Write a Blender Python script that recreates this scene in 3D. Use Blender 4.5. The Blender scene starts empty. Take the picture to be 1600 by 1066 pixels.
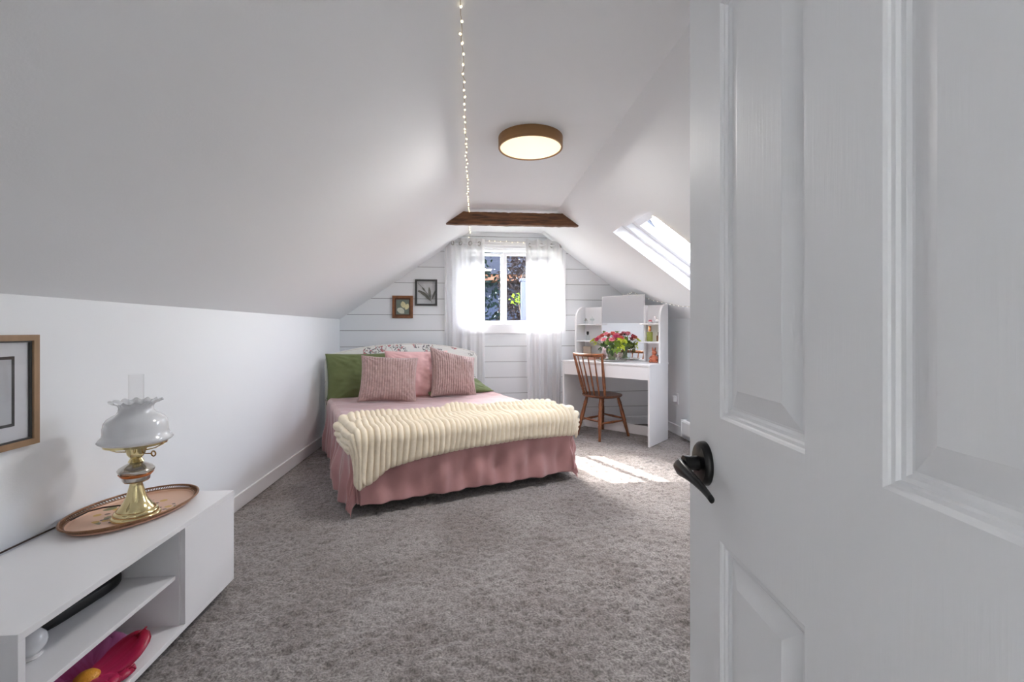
import bpy, bmesh, math, random
import numpy as np
from mathutils import Vector, Matrix, Euler

random.seed(7)
rng = np.random.default_rng(7)
PI = math.pi
scene = bpy.context.scene
col = scene.collection

# ------------------------------------------------------------------ camera, world, sun, light, exposure
YAW = math.atan(60 / 711.0)
cam_d = bpy.data.cameras.new('camera')
cam = bpy.data.objects.new('camera', cam_d)
col.objects.link(cam)
cam.location = (0, 0, 1.1)
cam.rotation_euler = (PI / 2, 0, -YAW)
cam_d.sensor_width = 36
cam_d.lens = 711 / 1600 * 36
cam_d.shift_y = -18 / 1600
cam_d.clip_start = 0.02
scene.camera = cam

SUN_DIR = Vector((0.476, -1.0, -0.97)).normalized()
w = bpy.data.worlds.new('world')
scene.world = w
w.use_nodes = True
nt = w.node_tree
bg = nt.nodes['Background']
sky = nt.nodes.new('ShaderNodeTexSky')
sky.sky_type = 'NISHITA'
sky.sun_disc = False
sky.sun_elevation = math.radians(41)
sky.sun_rotation = math.atan2(-SUN_DIR.x, -SUN_DIR.y)
sky.air_density = 1.0
sky.dust_density = 3.0
desat = nt.nodes.new('ShaderNodeHueSaturation')
desat.inputs['Saturation'].default_value = 0.5
nt.links.new(sky.outputs[0], desat.inputs['Color'])
nt.links.new(desat.outputs[0], bg.inputs[0])
bg.inputs[1].default_value = 1.8

sd = bpy.data.lights.new('sun', 'SUN')
sd.energy = 7.0
sd.angle = math.radians(0.53)
sd.color = (1.0, 0.95, 0.88)
sun = bpy.data.objects.new('sun', sd)
col.objects.link(sun)
sun.rotation_euler = SUN_DIR.to_track_quat('-Z', 'Y').to_euler()
sun.location = (-3, 9, 8)

def area_light(name, loc, aim, sx, sy, energy, color=(1, 1, 1), portal=False):
    d = bpy.data.lights.new(name, 'AREA')
    d.shape = 'RECTANGLE'
    d.size, d.size_y = sx, sy
    d.energy = energy
    d.color = color
    if portal:
        d.cycles.is_portal = True
    o = bpy.data.objects.new(name, d)
    col.objects.link(o)
    o.location = loc
    o.rotation_euler = Vector(aim).to_track_quat('-Z', 'Y').to_euler()
    return o

# unseen area light added behind the camera as room fill, and portals for the sky at the two windows
area_light('hall_fill_light', (0.0, -1.85, 1.35), (0, 1, 0), 1.7, 2.0, 2.5, (0.95, 0.98, 1.0))
area_light('window_portal', (0.40, 5.30, 1.58), (0.03, -1, 0), 1.25, 1.0, 1.0, portal=True)
area_light('skylight_portal', (1.725, 3.345, 1.89), (-0.583, 0, -0.812), 1.15, 1.15, 1.0, portal=True)

vs = scene.view_settings
vs.view_transform = 'Standard'
vs.look = 'None'
vs.gamma = 1.0
vs.use_curve_mapping = False
vs.exposure = 1.75
scene.cycles.max_bounces = 12
scene.cycles.diffuse_bounces = 8
scene.cycles.glossy_bounces = 5
scene.cycles.transmission_bounces = 8
scene.cycles.transparent_max_bounces = 16
scene.cycles.sample_clamp_indirect = 6.0

# ------------------------------------------------------------------ materials
def srgb(r, g, b):
    f = lambda c: (c / 255 / 12.92) if c / 255 <= 0.04045 else ((c / 255 + 0.055) / 1.055) ** 2.4
    return (f(r), f(g), f(b), 1)

def mat(name, color, rough=0.6, metal=0.0, sheen=0.0, noise=0.0, nscale=30.0, bump=0.0, bscale=80.0,
        spec=None, emit=None, estr=0.0, stretch=None, coat=0.0, trans=0.0):
    m = bpy.data.materials.new(name)
    m.use_nodes = True
    t = m.node_tree
    b = t.nodes['Principled BSDF']
    b.inputs['Base Color'].default_value = color
    b.inputs['Roughness'].default_value = rough
    b.inputs['Metallic'].default_value = metal
    if sheen:
        b.inputs['Sheen Weight'].default_value = sheen
        b.inputs['Sheen Roughness'].default_value = 0.4
    if spec is not None:
        b.inputs['Specular IOR Level'].default_value = spec
    if coat:
        b.inputs['Coat Weight'].default_value = coat
        b.inputs['Coat Roughness'].default_value = 0.1
    if trans:
        b.inputs['Transmission Weight'].default_value = trans
    if emit:
        b.inputs['Emission Color'].default_value = emit
        b.inputs['Emission Strength'].default_value = estr
    if noise or bump:
        tc = t.nodes.new('ShaderNodeTexCoord')
        mp = t.nodes.new('ShaderNodeMapping')
        t.links.new(tc.outputs['Object'], mp.inputs[0])
        if stretch:
            mp.inputs['Scale'].default_value = stretch
    if noise:
        n = t.nodes.new('ShaderNodeTexNoise')
        n.inputs['Scale'].default_value = nscale
        n.inputs['Detail'].default_value = 5
        t.links.new(mp.outputs[0], n.inputs['Vector'])
        cr = t.nodes.new('ShaderNodeValToRGB')
        c = np.array(color[:3])
        lo, hi = c * (1 - noise), np.minimum(c * (1 + noise), 1)
        cr.color_ramp.elements[0].position = 0.3
        cr.color_ramp.elements[1].position = 0.7
        cr.color_ramp.elements[0].color = (*lo, 1)
        cr.color_ramp.elements[1].color = (*hi, 1)
        t.links.new(n.outputs['Fac'], cr.inputs[0])
        t.links.new(cr.outputs[0], b.inputs['Base Color'])
    if bump:
        n2 = t.nodes.new('ShaderNodeTexNoise')
        n2.inputs['Scale'].default_value = bscale
        n2.inputs['Detail'].default_value = 4
        t.links.new(mp.outputs[0], n2.inputs['Vector'])
        bp = t.nodes.new('ShaderNodeBump')
        bp.inputs['Strength'].default_value = bump
        bp.inputs['Distance'].default_value = 0.003
        t.links.new(n2.outputs['Fac'], bp.inputs['Height'])
        t.links.new(bp.outputs[0], b.inputs['Normal'])
    return m

def glass_mat(name, tint=(1, 1, 1, 1), refl=0.08, clear=0.92, edge=0.75):
    m = bpy.data.materials.new(name)
    m.use_nodes = True
    t = m.node_tree
    t.nodes.clear()
    out = t.nodes.new('ShaderNodeOutputMaterial')
    mx = t.nodes.new('ShaderNodeMixShader')
    tr = t.nodes.new('ShaderNodeBsdfTransparent')
    gl = t.nodes.new('ShaderNodeBsdfGlossy')
    gl.inputs['Roughness'].default_value = 0.03
    tr.inputs[0].default_value = (tint[0] * clear, tint[1] * clear, tint[2] * clear, 1)
    fr = t.nodes.new('ShaderNodeLayerWeight')
    fr.inputs[0].default_value = 0.5
    pw_ = t.nodes.new('ShaderNodeMath'); pw_.operation = 'POWER'; pw_.inputs[1].default_value = 4.0
    ma_ = t.nodes.new('ShaderNodeMath'); ma_.operation = 'MULTIPLY_ADD'
    ma_.inputs[1].default_value = edge; ma_.inputs[2].default_value = refl * 0.5
    t.links.new(fr.outputs['Facing'], pw_.inputs[0])
    t.links.new(pw_.outputs[0], ma_.inputs[0])
    t.links.new(ma_.outputs[0], mx.inputs[0])
    t.links.new(tr.outputs[0], mx.inputs[1])
    t.links.new(gl.outputs[0], mx.inputs[2])
    t.links.new(mx.outputs[0], out.inputs[0])
    return m

def sheer_mat(name, color, transp=0.3):
    m = bpy.data.materials.new(name)
    m.use_nodes = True
    t = m.node_tree
    t.nodes.clear()
    out = t.nodes.new('ShaderNodeOutputMaterial')
    d = t.nodes.new('ShaderNodeBsdfDiffuse')
    tl = t.nodes.new('ShaderNodeBsdfTranslucent')
    tr = t.nodes.new('ShaderNodeBsdfTransparent')
    for n in (d, tl):
        n.inputs[0].default_value = color
    m1 = t.nodes.new('ShaderNodeMixShader')
    m1.inputs[0].default_value = 0.20
    t.links.new(d.outputs[0], m1.inputs[1])
    t.links.new(tl.outputs[0], m1.inputs[2])
    m2 = t.nodes.new('ShaderNodeMixShader')
    m2.inputs[0].default_value = transp
    t.links.new(m1.outputs[0], m2.inputs[1])
    t.links.new(tr.outputs[0], m2.inputs[2])
    t.links.new(m2.outputs[0], out.inputs[0])
    return m

M = {}
M['wall'] = mat('wall_paint', srgb(235, 238, 241), 0.6, bump=0.12, bscale=160)
M['ceil'] = mat('ceiling_paint', srgb(235, 238, 241), 0.6, bump=0.10, bscale=140)
M['ship'] = mat('shiplap_paint', srgb(226, 229, 232), 0.5, bump=0.06, bscale=60)
M['gap'] = mat('shiplap_backing', srgb(120, 120, 122), 0.8)
M['trim'] = mat('white_trim', srgb(236, 237, 240), 0.35)
M['door'] = mat('door_paint', srgb(232, 233, 235), 0.5, bump=0.10, bscale=38, stretch=(6, 6, 0.35))
M['black'] = mat('black_metal', srgb(9, 9, 10), 0.28, spec=0.4)
M['blackm'] = mat('black_plastic', srgb(12, 12, 13), 0.5)
M['white'] = mat('white_laminate', srgb(232, 232, 234), 0.35)
M['whitesh'] = mat('white_shelf_laminate', srgb(222, 222, 224), 0.4)
M['walnut'] = mat('old_beam_wood', srgb(104, 68, 42), 0.65, noise=0.65, nscale=11, bump=0.5, bscale=40, stretch=(0.6, 6, 6))
M['chair'] = mat('chair_wood', srgb(124, 74, 42), 0.32, noise=0.45, nscale=14, stretch=(5, 5, 0.9), coat=0.3)
M['seat'] = mat('chair_seat_wood', srgb(98, 56, 34), 0.35, noise=0.35, nscale=10, stretch=(1, 6, 1), coat=0.3)
M['rim'] = mat('lamp_rim_wood', srgb(142, 104, 62), 0.5, noise=0.12, nscale=6, stretch=(1, 1, 12))
M['glow'] = mat('lamp_diffuser', srgb(255, 246, 225), 0.5, emit=srgb(255, 226, 180), estr=0.34)
M['bulb'] = mat('fairy_bulb', srgb(255, 250, 235), 0.3, emit=srgb(255, 236, 190), estr=0.75)
M['bulb_dim'] = mat('fairy_bulb_dim', srgb(250, 250, 248), 0.3, emit=srgb(255, 250, 240), estr=0.15)
M['wire'] = mat('copper_wire', srgb(178, 160, 140), 0.4, metal=0.4)
M['brass'] = mat('polished_brass', srgb(228, 212, 162), 0.14, metal=1.0)
M['brassd'] = mat('aged_brass', srgb(150, 112, 60), 0.35, metal=0.9)
M['silver'] = mat('silver_metal', srgb(200, 196, 190), 0.2, metal=1.0)
M['copper'] = mat('copper_metal', srgb(210, 140, 95), 0.25, metal=0.9)
M['opal'] = mat('opal_glass', srgb(222, 224, 227), 0.12, coat=0.6)
M['glass'] = glass_mat('window_glass', clear=0.96, refl=0.06)
M['vglass'] = glass_mat('vase_glass', tint=(0.96, 0.98, 0.98), clear=0.97, refl=0.06, edge=0.5)
M['chim'] = glass_mat('chimney_glass', clear=0.985, refl=0.03, edge=0.4)
M['mirror'] = mat('mirror_silver', srgb(240, 242, 244), 0.01, metal=1.0)
M['sheer'] = sheer_mat('sheer_voile', (0.82, 0.82, 0.83, 1), 0.22)
M['sheerh'] = sheer_mat('sheer_voile_hem', (0.74, 0.74, 0.75, 1), 0.1)
M['pink'] = mat('pink_velvet', srgb(176, 130, 130), 0.6, sheen=0.7, noise=0.12, nscale=5, bump=0.15, bscale=300)
M['pinks'] = mat('pink_cotton', srgb(222, 178, 177), 0.8, sheen=0.2, bump=0.1, bscale=200)
M['green'] = mat('olive_cotton', srgb(102, 113, 70), 0.85, sheen=0.2, bump=0.15, bscale=60)
M['rib'] = mat('mauve_ribbed_plush', srgb(172, 146, 142), 0.9, sheen=0.3, noise=0.15, nscale=60)
M['cream'] = mat('cream_plush', srgb(232, 220, 198), 0.9, sheen=0.15, noise=0.05, nscale=40, bump=0.3, bscale=250)
M['mattress'] = mat('mattress_ticking', srgb(225, 222, 216), 0.8)
M['bedframe'] = mat('bed_base_fabric', srgb(60, 56, 54), 0.8)
M['frameb'] = mat('brown_frame_wood', srgb(120, 72, 34), 0.35, noise=0.35, nscale=20, coat=0.3)
M['framed'] = mat('charcoal_frame', srgb(62, 62, 62), 0.4)
M['frameo'] = mat('oak_frame_wood', srgb(152, 122, 92), 0.5, noise=0.25, nscale=14, stretch=(1, 1, 0.3))
M['mount'] = mat('picture_mount', srgb(226, 227, 232), 0.7)
M['leafpr'] = mat('pressed_leaf', srgb(120, 120, 112), 0.8)
M['sage'] = mat('sage_print', srgb(112, 122, 112), 0.7, noise=0.15, nscale=20)
M['creamp'] = mat('cream_petal_print', srgb(208, 202, 160), 0.7, noise=0.1, nscale=30)
M['whitep'] = mat('white_petal_print', srgb(206, 208, 192), 0.7, noise=0.1, nscale=30)
M['paper'] = mat('print_paper', srgb(196, 199, 204), 0.6, noise=0.1, nscale=4)
M['leaf'] = mat('green_leaf', srgb(128, 156, 62), 0.55)
M['leafd'] = mat('dark_green_leaf', srgb(72, 98, 50), 0.55)
M['lime'] = mat('lime_petal', srgb(196, 208, 62), 0.6)
M['fpink'] = mat('pink_petal', srgb(236, 150, 162), 0.6, noise=0.1, nscale=60)
M['fcoral'] = mat('coral_petal', srgb(226, 116, 106), 0.6, noise=0.15, nscale=60)
M['fmag'] = mat('magenta_petal', srgb(212, 84, 124), 0.6, noise=0.15, nscale=60)
M['stem'] = mat('flower_stem', srgb(146, 166, 112), 0.5)
M['coral'] = mat('coral_ceramic', srgb(196, 112, 82), 0.5, noise=0.15, nscale=40)
M['beige'] = mat('beige_card', srgb(190, 176, 160), 0.7)
M['dkbox'] = mat('dark_brown_box', srgb(64, 46, 38), 0.6)
M['pinkbox'] = mat('dusty_pink_box', srgb(190, 140, 122), 0.6)
M['perf'] = glass_mat('perfume_glass', tint=(0.86, 0.9, 0.42), clear=0.9, refl=0.12)
M['amber'] = glass_mat('amber_glass', tint=(0.75, 0.5, 0.33), clear=0.8, refl=0.12)
M['porc'] = mat('porcelain', srgb(235, 232, 232), 0.15)
M['heater'] = mat('heater_enamel', srgb(236, 236, 236), 0.35)
M['outside_leaf'] = None

# carpet
def carpet_mat():
    m = bpy.data.materials.new('carpet_pile')
    m.use_nodes = True
    t = m.node_tree
    b = t.nodes['Principled BSDF']
    b.inputs['Roughness'].default_value = 0.95
    b.inputs['Specular IOR Level'].default_value = 0.1
    b.inputs['Sheen Weight'].default_value = 0.25
    tc = t.nodes.new('ShaderNodeTexCoord')
    n1 = t.nodes.new('ShaderNodeTexNoise')
    n1.inputs['Scale'].default_value = 2.2
    n1.inputs['Detail'].default_value = 3
    n1.inputs['Distortion'].default_value = 0.8
    n2 = t.nodes.new('ShaderNodeTexNoise')
    n2.inputs['Scale'].default_value = 120
    n2.inputs['Detail'].default_value = 4
    n3 = t.nodes.new('ShaderNodeTexNoise')
    n3.inputs['Scale'].default_value = 38
    n3.inputs['Detail'].default_value = 3
    for n in (n1, n2, n3):
        t.links.new(tc.outputs['Object'], n.inputs['Vector'])
    r1 = t.nodes.new('ShaderNodeValToRGB')
    r1.color_ramp.elements[0].position = 0.35
    r1.color_ramp.elements[1].position = 0.68
    r1.color_ramp.elements[0].color = srgb(134, 127, 124)
    r1.color_ramp.elements[1].color = srgb(155, 150, 148)
    t.links.new(n1.outputs['Fac'], r1.inputs[0])
    r2 = t.nodes.new('ShaderNodeValToRGB')
    r2.color_ramp.elements[0].position = 0.30
    r2.color_ramp.elements[1].position = 0.72
    r2.color_ramp.elements[0].color = (0.30, 0.29, 0.28, 1)
    r2.color_ramp.elements[1].color = (1.5, 1.48, 1.47, 1)
    t.links.new(n2.outputs['Fac'], r2.inputs[0])
    mx = t.nodes.new('ShaderNodeMixRGB')
    mx.blend_type = 'MULTIPLY'
    mx.inputs[0].default_value = 0.75
    t.links.new(r1.outputs[0], mx.inputs[1])
    t.links.new(r2.outputs[0], mx.inputs[2])
    r3 = t.nodes.new('ShaderNodeValToRGB')
    r3.color_ramp.elements[0].position = 0.36
    r3.color_ramp.elements[1].position = 0.6
    r3.color_ramp.elements[0].color = (0.74, 0.73, 0.73, 1)
    r3.color_ramp.elements[1].color = (1.1, 1.1, 1.1, 1)
    t.links.new(n3.outputs['Fac'], r3.inputs[0])
    mx2 = t.nodes.new('ShaderNodeMixRGB')
    mx2.blend_type = 'MULTIPLY'
    mx2.inputs[0].default_value = 0.7
    t.links.new(mx.outputs[0], mx2.inputs[1])
    t.links.new(r3.outputs[0], mx2.inputs[2])
    t.links.new(mx2.outputs[0], b.inputs['Base Color'])
    bp = t.nodes.new('ShaderNodeBump')
    bp.inputs['Strength'].default_value = 0.8
    bp.inputs['Distance'].default_value = 0.006
    t.links.new(n2.outputs['Fac'], bp.inputs['Height'])
    t.links.new(bp.outputs[0], b.inputs['Normal'])
    return m
M['carpet'] = carpet_mat()

def floral_mat():
    m = bpy.data.materials.new('floral_slipcover')
    m.use_nodes = True
    t = m.node_tree
    b = t.nodes['Principled BSDF']
    b.inputs['Roughness'].default_value = 0.8
    tc = t.nodes.new('ShaderNodeTexCoord')
    def spots(scale, rad, colr, base, prev, dist=0.05):
        nz = t.nodes.new('ShaderNodeTexNoise')
        nz.inputs['Scale'].default_value = 40
        ad = t.nodes.new('ShaderNodeMixRGB')
        ad.inputs[0].default_value = dist
        t.links.new(tc.outputs['Object'], ad.inputs[1])
        t.links.new(tc.outputs['Object'], nz.inputs['Vector'])
        t.links.new(nz.outputs['Color'], ad.inputs[2])
        v = t.nodes.new('ShaderNodeTexVoronoi')
        v.inputs['Scale'].default_value = scale
        t.links.new(ad.outputs[0], v.inputs['Vector'])
        # cluster mask so blossoms come in sprays
        nm = t.nodes.new('ShaderNodeTexVoronoi')
        nm.inputs['Scale'].default_value = base
        t.links.new(tc.outputs['Object'], nm.inputs['Vector'])
        l1 = t.nodes.new('ShaderNodeMath'); l1.operation = 'LESS_THAN'; l1.inputs[1].default_value = rad
        t.links.new(v.outputs['Distance'], l1.inputs[0])
        l2 = t.nodes.new('ShaderNodeMath'); l2.operation = 'LESS_THAN'; l2.inputs[1].default_value = 0.52
        t.links.new(nm.outputs['Distance'], l2.inputs[0])
        mu = t.nodes.new('ShaderNodeMath'); mu.operation = 'MULTIPLY'
        t.links.new(l1.outputs[0], mu.inputs[0]); t.links.new(l2.outputs[0], mu.inputs[1])
        mx = t.nodes.new('ShaderNodeMixRGB')
        t.links.new(mu.outputs[0], mx.inputs[0])
        if isinstance(prev, tuple):
            mx.inputs[1].default_value = prev
        else:
            t.links.new(prev, mx.inputs[1])
        mx.inputs[2].default_value = colr
        return mx.outputs[0]
    p = spots(46, 0.40, srgb(112, 110, 118), 8.0, srgb(228, 228, 224), 0.06)
    p = spots(24, 0.36, srgb(186, 118, 124), 8.0, p, 0.05)
    p = spots(60, 0.28, srgb(120, 132, 112), 8.0, p, 0.03)
    t.links.new(p, b.inputs['Base Color'])
    return m
M['floral'] = floral_mat()

def tray_mat():
    m = bpy.data.materials.new('painted_tray')
    m.use_nodes = True
    t = m.node_tree
    b = t.nodes['Principled BSDF']
    b.inputs['Roughness'].default_value = 0.35
    tc = t.nodes.new('ShaderNodeTexCoord')
    prev = srgb(212, 172, 146)
    sock = None
    grad = t.nodes.new('ShaderNodeVectorMath'); grad.operation = 'LENGTH'
    t.links.new(tc.outputs['Object'], grad.inputs[0])
    lt = t.nodes.new('ShaderNodeMath'); lt.operation = 'LESS_THAN'; lt.inputs[1].default_value = 0.125
    t.links.new(grad.outputs['Value'], lt.inputs[0])
    for sc, th, c in ((16, 0.34, srgb(120, 116, 70)), (22, 0.28, srgb(196, 154, 60)), (30, 0.26, srgb(92, 62, 50)), (12, 0.16, srgb(120, 124, 130))):
        v = t.nodes.new('ShaderNodeTexVoronoi')
        v.inputs['Scale'].default_value = sc
        t.links.new(tc.outputs['Object'], v.inputs['Vector'])
        l = t.nodes.new('ShaderNodeMath'); l.operation = 'LESS_THAN'; l.inputs[1].default_value = th
        t.links.new(v.outputs['Distance'], l.inputs[0])
        mu = t.nodes.new('ShaderNodeMath'); mu.operation = 'MULTIPLY'
        t.links.new(l.outputs[0], mu.inputs[0]); t.links.new(lt.outputs[0], mu.inputs[1])
        mx = t.nodes.new('ShaderNodeMixRGB')
        t.links.new(mu.outputs[0], mx.inputs[0])
        if sock is None:
            mx.inputs[1].default_value = prev
        else:
            t.links.new(sock, mx.inputs[1])
        mx.inputs[2].default_value = c
        sock = mx.outputs[0]
    t.links.new(sock, b.inputs['Base Color'])
    return m
M['tray'] = tray_mat()
M['trayrim'] = mat('tray_rim_bronze', srgb(140, 100, 70), 0.4, metal=0.3, noise=0.25, nscale=40)

def petal_mat(name, c0, c1):
    """flower print: colour runs from the petal root (c0) to its tip (c1), with fine veins"""
    m = bpy.data.materials.new(name)
    m.use_nodes = True
    t = m.node_tree
    b = t.nodes['Principled BSDF']
    b.inputs['Roughness'].default_value = 0.3
    tc = t.nodes.new('ShaderNodeTexCoord')
    sp = t.nodes.new('ShaderNodeSeparateXYZ')
    t.links.new(tc.outputs['Object'], sp.inputs[0])
    wv = t.nodes.new('ShaderNodeTexNoise')
    wv.inputs['Scale'].default_value = 6
    mp = t.nodes.new('ShaderNodeMapping')
    mp.inputs['Scale'].default_value = (2, 18, 1)
    t.links.new(tc.outputs['Object'], mp.inputs[0])
    t.links.new(mp.outputs[0], wv.inputs['Vector'])
    r = t.nodes.new('ShaderNodeMapRange')
    r.inputs['From Min'].default_value = 0.02
    r.inputs['From Max'].default_value = 0.15
    t.links.new(sp.outputs['X'], r.inputs[0])
    ad = t.nodes.new('ShaderNodeMath'); ad.operation = 'MULTIPLY_ADD'
    ad.inputs[1].default_value = 0.7
    t.links.new(wv.outputs['Fac'], ad.inputs[0])
    t.links.new(r.outputs[0], ad.inputs[2])
    sb = t.nodes.new('ShaderNodeMath'); sb.operation = 'SUBTRACT'; sb.inputs[1].default_value = 0.35
    t.links.new(ad.outputs[0], sb.inputs[0])
    mx = t.nodes.new('ShaderNodeMixRGB')
    mx.inputs[1].default_value = c0
    mx.inputs[2].default_value = c1
    t.links.new(sb.outputs[0], mx.inputs[0])
    t.links.new(mx.outputs[0], b.inputs['Base Color'])
    return m
M['pet_mauve'] = petal_mat('mauve_petal_print', srgb(150, 40, 90), srgb(190, 116, 168))
M['pet_red'] = petal_mat('crimson_petal_print', srgb(196, 50, 100), srgb(150, 12, 44))
M['yolk'] = mat('yellow_flower_eye', srgb(224, 160, 50), 0.5, bump=0.5, bscale=200)

# outdoor leaf
def outleaf(name, c, tcol, tf=0.4):
    m = bpy.data.materials.new(name)
    m.use_nodes = True
    t = m.node_tree
    t.nodes.clear()
    out = t.nodes.new('ShaderNodeOutputMaterial')
    d = t.nodes.new('ShaderNodeBsdfDiffuse'); d.inputs[0].default_value = c
    tl = t.nodes.new('ShaderNodeBsdfTranslucent'); tl.inputs[0].default_value = tcol
    mx = t.nodes.new('ShaderNodeMixShader'); mx.inputs[0].default_value = tf
    t.links.new(d.outputs[0], mx.inputs[1]); t.links.new(tl.outputs[0], mx.inputs[2])
    t.links.new(mx.outputs[0], out.inputs[0])
    return m
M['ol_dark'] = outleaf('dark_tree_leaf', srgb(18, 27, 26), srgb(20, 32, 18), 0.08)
M['ol_glint'] = outleaf('tree_leaf_glint', srgb(150, 160, 172), srgb(140, 150, 140), 0.4)  # sun glints among the leaves, put into a pale colour
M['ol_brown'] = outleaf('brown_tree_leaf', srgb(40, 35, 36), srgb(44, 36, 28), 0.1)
M['ol_lime'] = outleaf('sunlit_leaf', srgb(104, 134, 44), srgb(110, 140, 40), 0.4)
M['navy'] = mat('navy_siding', srgb(20, 30, 54), 0.7, noise=0.2, nscale=3)
M['tile'] = mat('terracotta_tile', srgb(120, 78, 56), 0.8, noise=0.3, nscale=12)
M['paleblue'] = mat('pale_blue_post_paint', srgb(48, 58, 88), 0.6)
M['bark'] = mat('bark', srgb(70, 58, 48), 0.9, noise=0.3)
M['ground'] = mat('garden_ground', srgb(88, 94, 62), 0.95, noise=0.4, nscale=2)
M['hall'] = mat('hall_paint', srgb(225, 225, 224), 0.6)

# ------------------------------------------------------------------ helpers
def tag(o, label=None, cat=None, group=None, kind=None):
    if label: o['label'] = label
    if cat: o['category'] = cat
    if group: o['group'] = group
    if kind: o['kind'] = kind
    return o

def empty(name, matrix=None, label=None, cat=None, group=None, kind=None):
    o = bpy.data.objects.new(name, None)
    o.empty_display_size = 0.1
    col.objects.link(o)
    if matrix is not None:
        o.matrix_world = matrix
    return tag(o, label, cat, group, kind)

def obj(name, bm, m, parent=None, smooth=False, mw=None):
    me = bpy.data.meshes.new(name)
    if smooth:
        for f in bm.faces: f.smooth = True
    bm.to_mesh(me)
    bm.free()
    return objm(name, me, m, parent, mw)

def objm(name, me, m, parent=None, mw=None):
    if m is not None:
        for k in (m if isinstance(m, (list, tuple)) else [m]):
            me.materials.append(k)
    o = bpy.data.objects.new(name, me)
    col.objects.link(o)
    if parent is not None:
        o.parent = parent
    if mw is not None:
        o.matrix_local = mw
    return o

def auto(o, ang=35):
    me = o.data
    for p in me.polygons: p.use_smooth = True
    try:
        me.set_sharp_from_angle(angle=math.radians(ang))
    except Exception:
        pass
    return o

def box(bm, x0, x1, y0, y1, z0, z1, bev=0.0, mi=0):
    vs_ = [bm.verts.new((x, y, z)) for x in (x0, x1) for y in (y0, y1) for z in (z0, z1)]
    idx = [(0, 1, 3, 2), (4, 6, 7, 5), (0, 4, 5, 1), (2, 3, 7, 6), (0, 2, 6, 4), (1, 5, 7, 3)]
    fs = []
    for i in idx:
        f = bm.faces.new([vs_[k] for k in i]); f.material_index = mi; fs.append(f)
    if bev > 0:
        es = set(e for f in fs for e in f.edges)
        bmesh.ops.bevel(bm, geom=list(es), offset=bev, segments=2, profile=0.5, affect='EDGES')
    return fs

def boxo(name, x0, x1, y0, y1, z0, z1, m, parent=None, bev=0.0, mw=None):
    bm = bmesh.new()
    box(bm, x0, x1, y0, y1, z0, z1, bev)
    return obj(name, bm, m, parent, mw=mw)

def prism(bm, pts, axis, a, b, mi=0):
    """extrude a 2D polygon between a and b along axis ('x','y','z')"""
    def P(p, t):
        return {'x': (t, p[0], p[1]), 'y': (p[0], t, p[1]), 'z': (p[0], p[1], t)}[axis]
    v0 = [bm.verts.new(P(p, a)) for p in pts]
    v1 = [bm.verts.new(P(p, b)) for p in pts]
    n = len(pts)
    bm.faces.new(v0).material_index = mi
    bm.faces.new(list(reversed(v1))).material_index = mi
    for i in range(n):
        bm.faces.new((v0[i], v1[i], v1[(i + 1) % n], v0[(i + 1) % n])).material_index = mi
    bmesh.ops.recalc_face_normals(bm, faces=bm.faces)

def lathe(bm, prof, seg=32, closed_ends=True, mod=None, axis_m=None):
    rings = []
    for k, (r, z) in enumerate(prof):
        ring = []
        for i in range(seg):
            a = 2 * PI * i / seg
            rr, zz = (mod(k, a, r, z) if mod else (r, z))
            v = Vector((rr * math.cos(a), rr * math.sin(a), zz))
            if axis_m is not None: v = axis_m @ v
            ring.append(bm.verts.new(v))
        rings.append(ring)
    for a, b in zip(rings[:-1], rings[1:]):
        for i in range(seg):
            j = (i + 1) % seg
            bm.faces.new((a[i], a[j], b[j], b[i]))
    if closed_ends:
        bm.faces.new(list(reversed(rings[0])))
        bm.faces.new(rings[-1])
    return rings

def tube(bm, pts, r, seg=8, cap=True):
    pts = [Vector(p) for p in pts]
    n = len(pts)
    rad = r if isinstance(r, (list, tuple)) else [r] * n
    prev = None
    rings = []
    for i, p in enumerate(pts):
        t = (pts[min(i + 1, n - 1)] - pts[max(i - 1, 0)]).normalized()
        if prev is None:
            up = Vector((0, 0, 1)) if abs(t.z) < 0.9 else Vector((1, 0, 0))
            nx = t.cross(up).normalized()
        else:
            nx = (prev - t * prev.dot(t)).normalized()
        ny = t.cross(nx)
        prev = nx
        rings.append([bm.verts.new(p + rad[i] * (math.cos(2 * PI * k / seg) * nx + math.sin(2 * PI * k / seg) * ny)) for k in range(seg)])
    for a, b in zip(rings[:-1], rings[1:]):
        for k in range(seg):
            j = (k + 1) % seg
            bm.faces.new((a[k], a[j], b[j], b[k]))
    if cap and n > 1:
        bm.faces.new(list(reversed(rings[0])))
        bm.faces.new(rings[-1])
    bmesh.ops.recalc_face_normals(bm, faces=bm.faces)

def align(p0, p1):
    """matrix that maps z axis 0..1 onto p0->p1 (unit scale)"""
    p0, p1 = Vector(p0), Vector(p1)
    d = p1 - p0
    q = d.to_track_quat('Z', 'Y')
    return Matrix.Translation(p0) @ q.to_matrix().to_4x4(), d.length

def turned(bm, p0, p1, prof, seg=12):
    """prof: list of (t 0..1, radius) along p0->p1"""
    A_, L_ = align(p0, p1)
    lathe(bm, [(r, t * L_) for t, r in prof], seg, True, None, A_)

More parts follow.
